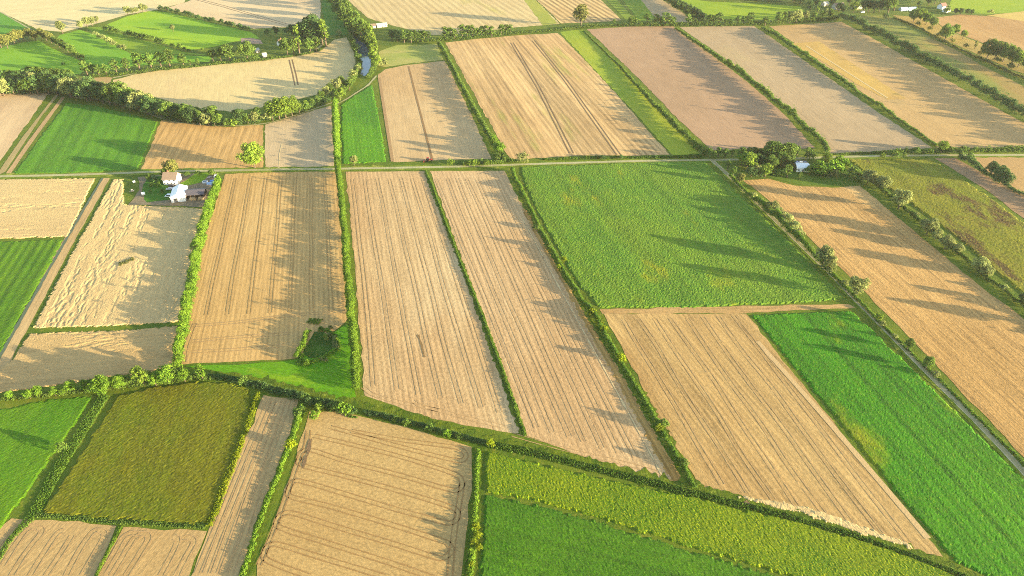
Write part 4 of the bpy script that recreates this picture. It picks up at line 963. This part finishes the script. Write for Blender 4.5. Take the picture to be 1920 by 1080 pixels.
row([(1646, 603, 13, 'round'), (1654, 612, 10, None, 'pale'), (1676, 634, 9, None, 'pale'), (1700, 656, 17, 'round', 'mid'), (1735, 692, 18, 'round', 'mid'), (1752, 706, 11, None, 'pale')], '{o} small tree along the lane beside the striped green row crop', 'small trees on the lower lane', 'bush', 'bright')
row([(1626, 344, 22), (1653, 355, 22), (1684, 392, 32, 'round'), (1716, 408, 12, 'bush'), (1737, 440, 26), (1753, 450, 16), (1771, 466, 20), (1793, 476, 16), (1834, 510, 22), (1846, 518, 18), (1880, 545, 12, 'bush'), (1914, 572, 18, 'round', 'dark'), (1960, 612, 24)], '{o} round willow in the hedge beside the olive field', 'willows beside the olive field', 'broad', 'pale')
row([(22, 748, 12), (57, 747, 13), (75, 742, 15), (105, 742, 13), (120, 741, 11), (136, 735, 17), (168, 735, 19), (193, 738, 23, 'broad'), (225, 728, 18, 'broad'), (243, 722, 14, None, 'mid'), (271, 722, 28, 'round', 'bright'), (293, 723, 18), (317, 718, 24, 'broad'), (334, 712, 20, 'round', 'mid'), (347, 715, 19), (381, 712, 25, 'tall', 'hedge'), (456, 720, 15, 'bush', 'mid')], '{o} tree along the low bank, counted from the smooth green plot', 'trees along the low bank', 'round', 'hedge')
plant(118, 846, 16, 'bush', 'mid', 'single dull green bush on the edge of the smooth green plot', None, .8)
plant(478, 315, 38, 'broad', 'bright', 'large lone round tree beside the road by the ochre wheat', None, .95)
plant(327, 331, 27, 'round', 'olive', 'tree standing behind the brown roofed farmhouse')
plant(302, 343, 10, 'bush', 'hedge', 'round bush on the farmhouse lawn')
plant(291, 342, 13, 'bush', 'dark', 'dark bush on the shaded farmhouse lawn')
row([(281, 340, 12, 'round'), (285, 350, 8), (297, 350, 8), (283, 362, 7), (306, 362, 8), (311, 334, 16, 'round'), (322, 332, 18, 'round'), (352, 330, 9), (372, 328, 9), (398, 329, 12)], '{o} garden shrub around the farmhouse, from the track towards the hedge', 'garden shrubs around the farmhouse', 'bush', 'mid')
plant(664, 310, 16, 'round', 'pale', 'pale round tree at the corner of the vivid green plot')
row([(845, 310, 13), (872, 311, 9), (880, 311, 11), (890, 311, 12), (899, 310, 9), (912, 311, 11)], '{o} roadside bush above the long stubble strips, towards the willow', 'roadside bushes above the strips', 'bush', 'bright')
plant(978, 304, 21, 'wide', 'pale', 'wide pale willow at the corner of the maize and the road', None, .8)
row([(933, 304, 22, 'tall', 'mid'), (936, 292, 22, 'round', 'hedge'), (926, 272, 16, 'round', 'hedge')], '{o} tree at the road end of the long hedge', 'trees at the hedge end', 'round', 'hedge')
row([(1130, 299, 9), (1164, 298, 9), (1229, 297, 6)], '{o} small dark bush on the road verge above the maize', 'verge bushes above the maize', 'bush', 'dark')
row([(1652, 296, 11, None, 'bright'), (1672, 295, 13), (1682, 296, 14), (1694, 294, 9), (1717, 288, 13), (1742, 288, 12), (1764, 287, 20, 'round', 'bright'), (1776, 287, 14), (1800, 292, 16), (1816, 300, 14)], '{o} roadside bush above the olive field, going away from the barn', 'roadside bushes above the olive field', 'bush', 'mid')
row([(1858, 328, 20, 'broad', 'dark'), (1872, 338, 22, 'broad', 'dark'), (1882, 346, 20, 'broad', 'dark')], '{o} dark tree of the clump beside the narrow brown strip', 'clump beside the brown strip', 'broad', 'dark')
row([(581, 624, 8), (611, 636, 12, None, 'bright'), (619, 632, 10, None, 'pale'), (628, 636, 9, None, 'pale'), (630, 654, 11, None, 'pale'), (628, 646, 9, None, 'pale'), (604, 676, 8, None, 'pale'), (612, 678, 8, None, 'pale'), (576, 684, 13, 'bush', 'hedge'), (603, 619, 9, None, 'mid'), (620, 617, 9, None, 'mid')], '{o} small shrub around the pond shore', 'shrubs around the pond', 'bush', 'hedge', 1.0, .8)
row([(598, 758, 12, None, 'mid'), (600, 770, 14, None, 'bright'), (574, 752, 15, None, 'mid'), (622, 766, 12, None, 'mid'), (645, 775, 20, None, 'hedge'), (633, 768, 18, None, 'mid'), (590, 784, 12, None, 'hedge'), (546, 838, 14, None, 'yellow'), (562, 778, 16, None, 'mid')], '{o} shrub in the thick dark hedge corner under the pond meadow', 'shrubs at the hedge corner', 'bush', 'mid')
row([(740, 790, 9), (762, 797, 11), (805, 806, 12), (838, 818, 11, None, 'hedge'), (919, 836, 12, None, 'yellow'), (860, 822, 9)], '{o} shrub along the dark ditch hedge above the looped tracks', 'shrubs along the ditch hedge', 'bush', 'mid')
row([(892, 990, 9), (896, 1008, 10), (888, 1022, 9), (898, 1030, 8), (884, 1062, 7)], '{o} shrub in the short hedge beside the deep green crop', 'shrubs beside the deep green crop', 'bush', 'yellow')
row([(1048, 505, 10), (1058, 490, 9, None, 'yellow'), (1110, 590, 14), (1124, 608, 12), (1132, 622, 12), (1164, 676, 14), (1236, 806, 12), (1242, 800, 14, None, 'mid'), (1280, 872, 12, None, 'mid'), (1006, 430, 12, None, 'mid'), (1028, 466, 14, None, 'mid')], '{o} shrub poking from the patchy hedge by the uncut strip', 'shrubs in the patchy hedge', 'bush', 'yellow')

# ------------------------------------------------------------------ buildings
WHITE = plain('white render', (.78, .76, .72, 1), .8, var=.05)
CREAM = plain('cream render', (.42, .38, .30, 1), .8, var=.06)
BRICK = plain('red brick', (.32, .14, .09, 1), .85, var=.15)
TILE = plain('brown roof tiles', (.20, .145, .105, 1), .8, var=.2)
RTILE = plain('red roof tiles', (.22, .10, .08, 1), .8, var=.15)
WROOF = plain('white sheet roof', (.78, .78, .76, 1), .5, var=.04)
GROOF = plain('pale sheet roof', (.34, .35, .31, 1), .6, var=.06)
DROOF = plain('dark sheet roof', (.09, .08, .09, 1), .6, var=.12)
DARKW = plain('dark timber', (.10, .07, .05, 1), .85, var=.2)
PANE = plain('window glass', (.03, .04, .05, 1), .1, var=.0, spec=.6)
GLASSH = plain('greenhouse glass', (.42, .52, .58, 1), .2, var=.05, spec=.6)
DOORM = plain('grey door', (.14, .13, .12, 1), .6)
WOOD = plain('cut logs', (.48, .34, .18, 1), .85, var=.3, scale=4)
RUBB = plain('rubber', (.02, .02, .02, 1), .9)
STEEL = plain('steel', (.35, .35, .35, 1), .4, metal=.6)

def bm_obj(name, bm, mat, parent=None, loc=None, rz=0):
    me = bpy.data.meshes.new(name)
    bmesh.ops.recalc_face_normals(bm, faces=bm.faces)
    bm.to_mesh(me); bm.free()
    return link(name, me, mat, parent, loc, rz)

def box(bm, x0, x1, y0, y1, z0, z1, bevel=0):
    m = Matrix.Translation(((x0 + x1) / 2, (y0 + y1) / 2, (z0 + z1) / 2)) @ Matrix.Diagonal((x1 - x0, y1 - y0, z1 - z0, 1))
    g = bmesh.ops.create_cube(bm, size=1, matrix=m)
    if bevel:
        ed = list({e for v in g['verts'] for e in v.link_edges})
        bmesh.ops.bevel(bm, geom=ed, offset=bevel, segments=2, affect='EDGES')

def prism(bm, pts, x0, x1):
    """polygon in y,z swept along x"""
    a = [bm.verts.new((x0, y, z)) for y, z in pts]; b = [bm.verts.new((x1, y, z)) for y, z in pts]
    n = len(pts)
    bm.faces.new(a); bm.faces.new(b[::-1])
    for i in range(n): bm.faces.new((a[i], a[(i + 1) % n], b[(i + 1) % n], b[i]))

def building(name, p0, p1, depth, hw, hr, wall, roof, label, cat, windows=(), gable_windows=(), doors=(), chimney=None, overhang=.5, open_front=False, big_door=None, curved=False):
    """ridge runs from pixel p0 to pixel p1 (ground spots under the gables); hw eaves height, hr roof rise.
    windows: (x, z) on the camera side; doors: x; big_door: (w, h) on the end at p1"""
    a, b = np.array(G(*p0)), np.array(G(*p1))
    L = float(np.hypot(*(b - a)))
    ang = math.atan2(b[1] - a[1], b[0] - a[0])
    c = (a + b) / 2
    root = link(name, None, loc=(c[0], c[1], 0.0), rz=ang)
    tag(root, label, cat)
    d = depth / 2
    front = -1 if (math.cos(ang) > 0) else 1
    bm = bmesh.new()
    if open_front:
        box(bm, -L / 2, L / 2, d - .2, d, 0, hw) if front < 0 else box(bm, -L / 2, L / 2, -d, -d + .2, 0, hw)
        for s in (-1, 1): box(bm, s * L / 2 - (.2 if s > 0 else 0), s * L / 2 + (.2 if s < 0 else 0), -d + .21, d - .21, 0, hw - .02)
        k = 5
        for i in range(k):
            x = -L / 2 + .3 + i * (L - .6) / (k - 1)
            box(bm, x - .12, x + .12, front * (d - .25) - .12, front * (d - .25) + .12, 0, hw)
    else:
        prism(bm, [(-d, 0), (d, 0), (d, hw), (0, hw + hr), (-d, hw)], -L / 2, L / 2)
    bm_obj('wall', bm, wall, root)
    bm = bmesh.new()
    o, t = overhang, .22
    k = hr / d
    if curved:
        arc = [(-(d + .1) * math.cos(q), hw + hr * math.sin(q)) for q in np.linspace(0, math.pi, 11)]
        prism(bm, [(y, z + .05) for y, z in arc] + [(y, z + .05 + t) for y, z in arc[::-1]], -L / 2 - o * .4, L / 2 + o * .4)
    else:
        prism(bm, [(-d - o, hw - o * k + .03), (0, hw + hr + .03), (d + o, hw - o * k + .03), (d + o, hw - o * k + .03 + t), (0, hw + hr + .03 + t * 1.15), (-d - o, hw - o * k + .03 + t)], -L / 2 - o, L / 2 + o)
    ro = bm_obj('roof', bm, roof, root)
    if chimney is not None:
        bm = bmesh.new(); box(bm, chimney - .4, chimney + .4, .5, 1.3, hw + hr * .5, hw + hr + 1.1)
        bm_obj('chimney', bm, BRICK, ro)
    y = front * (d + .04)
    for x, z in windows:
        bm = bmesh.new(); box(bm, x - .6, x + .6, y - .05, y + .05, z, z + 1.2)
        f = bm_obj('window', bm, WHITE, root)
        bm = bmesh.new(); box(bm, x - .48, x + .48, y + front * .02 - .05, y + front * .02 + .05, z + .12, z + 1.08)
        bm_obj('pane', bm, PANE, f)
    for x, z in gable_windows:
        bm = bmesh.new(); box(bm, L / 2 - .02, L / 2 + .06, x - .5, x + .5, z, z + 1.1)
        bm_obj('window', bm, PANE, root)
    for x in doors:
        bm = bmesh.new(); box(bm, x - .5, x + .5, y - .06, y + .06, .02, 2.1)
        f = bm_obj('door', bm, DOORM, root)
        bm = bmesh.new(); box(bm, x + .3, x + .4, y + front * .06 - .06, y + front * .06 + .06, 1.0, 1.1)
        bm_obj('handle', bm, STEEL, f)
    if big_door:
        bm = bmesh.new(); box(bm, L / 2 - .02, L / 2 + .09, -big_door[0] / 2 + big_door[2], big_door[0] / 2 + big_door[2], .02, big_door[1])
        bm_obj('barn_door', bm, DOORM, root)
    return root

building('farmhouse', (312.5, 342), (337, 342), 8.5, 4.6, 3.0, WHITE, TILE, 'white farmhouse with a brown tiled roof beside the white barn', 'house',
         windows=[(-3.6, .9), (-1.6, .9), (3.2, .9), (-3.6, 2.9), (0, 2.9), (3.2, 2.9)], gable_windows=[(-1.6, 1), (1.6, 1), (0, 4)], doors=[1.0], chimney=-2.0)
building('barn', (341, 360.5), (335.5, 379), 9.0, 4.0, 1.9, WHITE, WROOF, 'big white barn with a white roof below the farmhouse', 'barn', big_door=(2.2, 3.0, -1.6), overhang=.3)
building('open_shed', (353, 369), (386, 367), 8.5, 3.4, 1.5, DARKW, DROOF, 'dark roofed open shed joined to the white barn', 'shed', open_front=True)
building('barn', (1490, 317.5), (1514, 318.5), 8.5, 2.6, 1.7, WHITE, WROOF, 'white roofed barn at the edge of the dark copse', 'barn', windows=[(-3, 1), (3, 1)], doors=[0], curved=True)
building('shed', (706.5, 51), (725, 49), 6.5, 2.4, 1.6, CREAM, GROOF, 'long pale shed by the distant field edge above the river', 'shed', windows=[(-4, 1), (4, 1)], doors=[0])
building('shed', (692.5, 52), (704, 51), 6.5, 2.4, 1.6, WHITE, TILE, 'small brown roofed shed next to the long pale shed', 'shed', doors=[0])
building('house', (524, 86), (532, 83), 6.5, 3.6, 2.6, WHITE, RTILE, 'house with a red roof and white gable in the hamlet', 'house', windows=[(-2, 1), (2, 1)], doors=[0], chimney=1)
building('cottage', (458, 89), (464, 88), 4.5, 2.4, 1.2, CREAM, GROOF, 'small white hut beside the bare yard of the hamlet', 'hut', doors=[0])
building('cottage', (480, 98), (486, 97), 5, 2.4, 1.6, CREAM, GROOF, 'low white cottage between hamlet trees', 'cottage', windows=[(-1.5, 1)], doors=[1])
building('cottage', (493, 107), (500, 106), 5, 2.4, 1.6, CREAM, GROOF, 'white cottage beside the hamlet farm road', 'cottage', windows=[(-1.5, 1)], doors=[1])
building('house', (1542, 11), (1550, 10), 6, 2.8, 2.0, CREAM, GROOF, 'pale roofed house among the village trees', 'house', windows=[(-3, 1), (3, 1)], doors=[0])
building('house', (1562, 17), (1578, 16), 8, 4, 3.2, CREAM, TILE, 'grey brown roofed house in the middle of the village', 'house', windows=[(-3, 1), (3, 1)], doors=[0])
building('stable', (1598, 17), (1614, 16), 5, 2.8, 1.2, CREAM, GROOF, 'long low white roofed stable by the dark village hedge', 'stable', doors=[-2, 3])
building('house', (1761, 17), (1769, 16), 8, 4, 3, WHITE, RTILE, 'red roofed house below the distant green slope', 'house', windows=[(-2, 1), (2, 1)], doors=[0])
building('house', (1770, 23), (1777, 21), 6, 3, 2, WHITE, GROOF, 'small white house beside the bright garden bush', 'house', doors=[0])
building('greenhouse', (1687, 20), (1700, 19.5), 6, 2.2, 1.6, GLASSH, GLASSH, 'bluish greenhouse at the village edge, on the village side', 'greenhouse', overhang=.05)
building('greenhouse', (1702, 19.4), (1716, 19), 6, 2.2, 1.6, GLASSH, GLASSH, 'bluish greenhouse at the village edge, beside the red roofed house', 'greenhouse', overhang=.05)

# ------------------------------------------------------------------ vehicles and yard things
def car(u, v, rz, colour, label, cat='car', van=False):
    x, y = G(u, v)
    root = link('van' if van else 'car', None, loc=(x, y, .1), rz=rz)
    tag(root, label, cat)
    L, w = (4.9, 1.95) if van else (4.3, 1.8)
    m = plain('paint of ' + label, colour, .35, var=.02, spec=.5)
    prof = [(-L / 2, .35), (L / 2, .35), (L / 2, .85), (L / 2 - .9, 1.0), (L / 2 - 1.6, 1.95 if van else 1.45), (-L / 2 + .15 if van else -L / 2 + .8, 1.95 if van else 1.45), (-L / 2, 1.0)]
    bm = bmesh.new(); prism(bm, [(p[0], p[1]) for p in prof], -w / 2, w / 2)
    bmesh.ops.bevel(bm, geom=list(bm.edges), offset=.07, segments=2, affect='EDGES')
    bm_obj('body', bm, m, root)
    bm = bmesh.new()
    top = 1.75 if van else 1.36
    prism(bm, [(L / 2 - 1.02, 1.02), (L / 2 - 1.55, top), (-L / 2 + 1.0, top), (-L / 2 + .6, 1.02)], -w / 2 - .02, w / 2 + .02)
    bm_obj('side_window', bm, PANE, root)
    bm = bmesh.new(); box(bm, -w / 2 + .15, w / 2 - .15, L / 2 - 1.42, L / 2 - 1.12, 1.0, top - .06)
    bm_obj('windscreen', bm, PANE, root)
    for sx in (-1, 1):
        for sy in (-1, 1):
            bm = bmesh.new()
            bmesh.ops.create_cone(bm, cap_ends=True, segments=16, radius1=.34, radius2=.34, depth=.24, matrix=Matrix.Translation((sx * (w / 2 - .1), sy * L * .31, .34)) @ Matrix.Rotation(math.pi / 2, 4, 'Y'))
            bm_obj('wheel', bm, RUBB, root)
        bm = bmesh.new(); box(bm, sx * .65 - .18, sx * .65 + .18, L / 2 - .04, L / 2 + .03, .62, .78)
        bm_obj('headlight', bm, WROOF, root)
    return root

car(321.5, 349, R(80), (.05, .05, .06, 1), 'dark car parked in front of the farmhouse')
car(318, 356, R(100), (.55, .56, .58, 1), 'silver car on the shaded farmhouse lawn')
car(317, 369, R(95), (.78, .78, .78, 1), 'white van parked beside the big white barn', 'van', True)
car(405.5, 333, R(10), (.75, .75, .74, 1), 'white van parked at the yard corner below the hedge', 'van', True)
car(1491, 306, R(70), (.08, .12, .3, 1), 'blue car parked behind the white roofed barn')
car(1500, 306.5, R(95), (.75, .75, .75, 1), 'white car parked behind the white roofed barn')
car(1508, 307, R(95), (.25, .25, .27, 1), 'grey car parked behind the white roofed barn')
car(1617, 24, R(90), (.8, .8, .8, 1), 'white van standing on the grass below the village', 'van', True)
car(1540, 322, R(40), (.8, .8, .78, 1), 'small white car between bright garden bushes')

def tractor(u, v, rz):
    x, y = G(u, v)
    root = link('tractor', None, loc=(x, y, .06), rz=rz)
    tag(root, 'red tractor with a harrow working on the shaded stubble', 'tractor')
    red = plain('red tractor paint', (.38, .05, .03, 1), .5, var=.1)
    bm = bmesh.new(); box(bm, -.5, .5, .2, 2.6, .8, 1.6, .08); box(bm, -.55, .55, -1.5, .2, .7, 1.2, .06)
    bm_obj('body', bm, red, root)
    bm = bmesh.new(); box(bm, -.75, .75, -1.4, .1, 1.22, 2.7, .08)
    cb = bm_obj('cab', bm, PANE, root)
    bm = bmesh.new(); box(bm, -.85, .85, -1.5, .2, 2.72, 2.86, .04)
    bm_obj('cab_roof', bm, red, cb)
    for sx in (-1, 1):
        for yy, r_, w_ in ((-1.0, .9, .5), (2.0, .6, .35)):
            bm = bmesh.new()
            bmesh.ops.create_cone(bm, cap_ends=True, segments=20, radius1=r_, radius2=r_, depth=w_, matrix=Matrix.Translation((sx * 1.0, yy, r_)) @ Matrix.Rotation(math.pi / 2, 4, 'Y'))
            bm_obj('wheel', bm, RUBB, root)
    bm = bmesh.new()
    box(bm, -2.4, 2.4, -3.2, -2.9, .5, .8); box(bm, -2.4, 2.4, -4.2, -3.9, .5, .8); box(bm, -.15, .15, -2.9, -1.5, .6, .8)
    for i in range(9):
        box(bm, -2.3 + i * .55, -2.2 + i * .55, -3.1, -2.95, 0, .5); box(bm, -2.0 + i * .5, -1.9 + i * .5, -4.1, -3.95, 0, .5)
    bm_obj('harrow', bm, red, root)
tractor(804, 302, R(-80))

def log_pile(u, v, rz, n, label):
    x, y = G(u, v)
    bm = bmesh.new()
    k = 0
    for row_ in range(4):
        for i in range(n - row_):
            r_ = random.uniform(.2, .3)
            bmesh.ops.create_cone(bm, cap_ends=True, segments=8, radius1=r_, radius2=r_ * .9, depth=random.uniform(2.2, 2.8),
                                  matrix=Matrix.Translation((random.uniform(-.2, .2), (i - (n - row_) / 2) * .52, .27 + row_ * .43)) @ Matrix.Rotation(math.pi / 2, 4, 'Y'))
    tag(bm_obj('log_pile', bm, WOOD, None, (x, y, .07), rz), label, 'log pile')
log_pile(361, 375, R(90), 9, 'larger pile of cut logs in front of the open shed')
log_pile(376, 374, R(80), 7, 'smaller pile of cut logs in front of the open shed')

def bale(u, v, r_, label):
    x, y = G(u, v)
    bm = bmesh.new()
    bmesh.ops.create_cone(bm, cap_ends=True, segments=24, radius1=r_, radius2=r_, depth=r_ * 2, matrix=Matrix.Translation((0, 0, r_)) @ Matrix.Rotation(math.pi / 2, 4, 'Y'))
    bmesh.ops.bevel(bm, geom=[e for e in bm.edges if len(e.link_faces) == 2 and e.calc_face_angle(0) > 1], offset=r_ * .12, segments=2, affect='EDGES')
    tag(bm_obj('wrapped_bale', bm, WROOF, None, (x, y, .1), R(30)), label, 'bale')
bale(269.5, 366, 1.1, 'white wrapped bale at the edge of the shaded farm lawn')
bale(252, 343, .8, 'small white bale on bare soil by the flattened wheat')
def heap(u, v, r_, mat, name, label, cat):
    x, y = G(u, v)
    bm = bmesh.new()
    for i in range(14):
        a, q = random.uniform(0, 6.28), random.uniform(0, 1) ** .6 * r_
        s = random.uniform(.35, .6) * r_ * .6
        g = bmesh.ops.create_icosphere(bm, subdivisions=1, radius=s, matrix=Matrix.Translation((math.cos(a) * q, math.sin(a) * q, s * .5 + (r_ - q) * .35)) @ Matrix.Rotation(random.uniform(0, 3), 4, 'X') @ Matrix.Diagonal((1, random.uniform(.6, 1), random.uniform(.5, .9), 1)))
    tag(bm_obj(name, bm, mat, None, (x, y, .05), 0), label, cat)
heap(247.5, 358, 1.6, plain('pale rubble', (.6, .5, .4, 1)), 'rubble_heap', 'pale rubble heap on bare soil beside the farm lawn', 'rubble')
heap(394, 333, 1.4, plain('broken stone', (.55, .45, .4, 1)), 'rubble_heap', 'broken stone heap in the shaded yard under the hedge', 'rubble')
heap(390, 380, 1.3, plain('scrap wood', (.5, .42, .34, 1)), 'scrap_heap', 'scrap heap at the foot of the farm hedge', 'scrap')
def pool(u, v):
    x, y = G(u, v)
    root = link('garden_pool', None, loc=(x, y, .08)); tag(root, 'round white rimmed garden pool in the farmyard', 'pool')
    bm = bmesh.new()
    ring = [(1.9, 0), (1.9, .8), (1.6, .8), (1.6, 0)]
    vs = [[bm.verts.new((r_ * math.cos(t), r_ * math.sin(t), z)) for r_, z in ring] for t in np.linspace(0, 2 * math.pi, 28, endpoint=False)]
    for i in range(28):
        for j in range(4): bm.faces.new((vs[i][j], vs[(i + 1) % 28][j], vs[(i + 1) % 28][(j + 1) % 4], vs[i][(j + 1) % 4]))
    bm_obj('rim', bm, WHITE, root)
    bm = bmesh.new(); bmesh.ops.create_circle(bm, cap_ends=True, segments=28, radius=1.59, matrix=Matrix.Translation((0, 0, .6)))
    bm_obj('water', bm, wm.m, root)
pool(384.5, 342)
def tarp(u, v, rz, c_, label):
    x, y = G(u, v)
    bm = bmesh.new()
    prism(bm, [(-1.4, 0), (1.4, 0), (1.3, .9), (.5, 1.5), (-.4, 1.55), (-1.35, .8)], -2.4, 2.4)
    bmesh.ops.bevel(bm, geom=list(bm.edges), offset=.15, segments=2, affect='EDGES')
    tag(bm_obj('covered_stack', bm, plain('tarp ' + label, c_, .5, var=.2), None, (x, y, .08), rz), label, 'covered stack')
tarp(401, 341, R(20), (.12, .25, .55, 1), 'stack under a blue sheet at the yard hedge')
tarp(395, 346, R(-10), (.35, .45, .6, 1), 'stack under a pale blue sheet beside the open shed')

# ------------------------------------------------------------------ air
hm = bpy.data.materials.new('evening haze')
hm.use_nodes = True
hm.node_tree.nodes.clear()
hv = hm.node_tree.nodes.new('ShaderNodeVolumePrincipled')
ho = hm.node_tree.nodes.new('ShaderNodeOutputMaterial')
hm.node_tree.links.new(hv.outputs[0], ho.inputs['Volume'])
hv.inputs['Color'].default_value = (1, .98, .94, 1)
hv.inputs['Density'].default_value = .000034
hv.inputs['Anisotropy'].default_value = .2
bm = bmesh.new()
box(bm, -2300, 2300, -500, 2700, -1, 228)
tag(bm_obj('haze', bm, hm), kind='stuff')
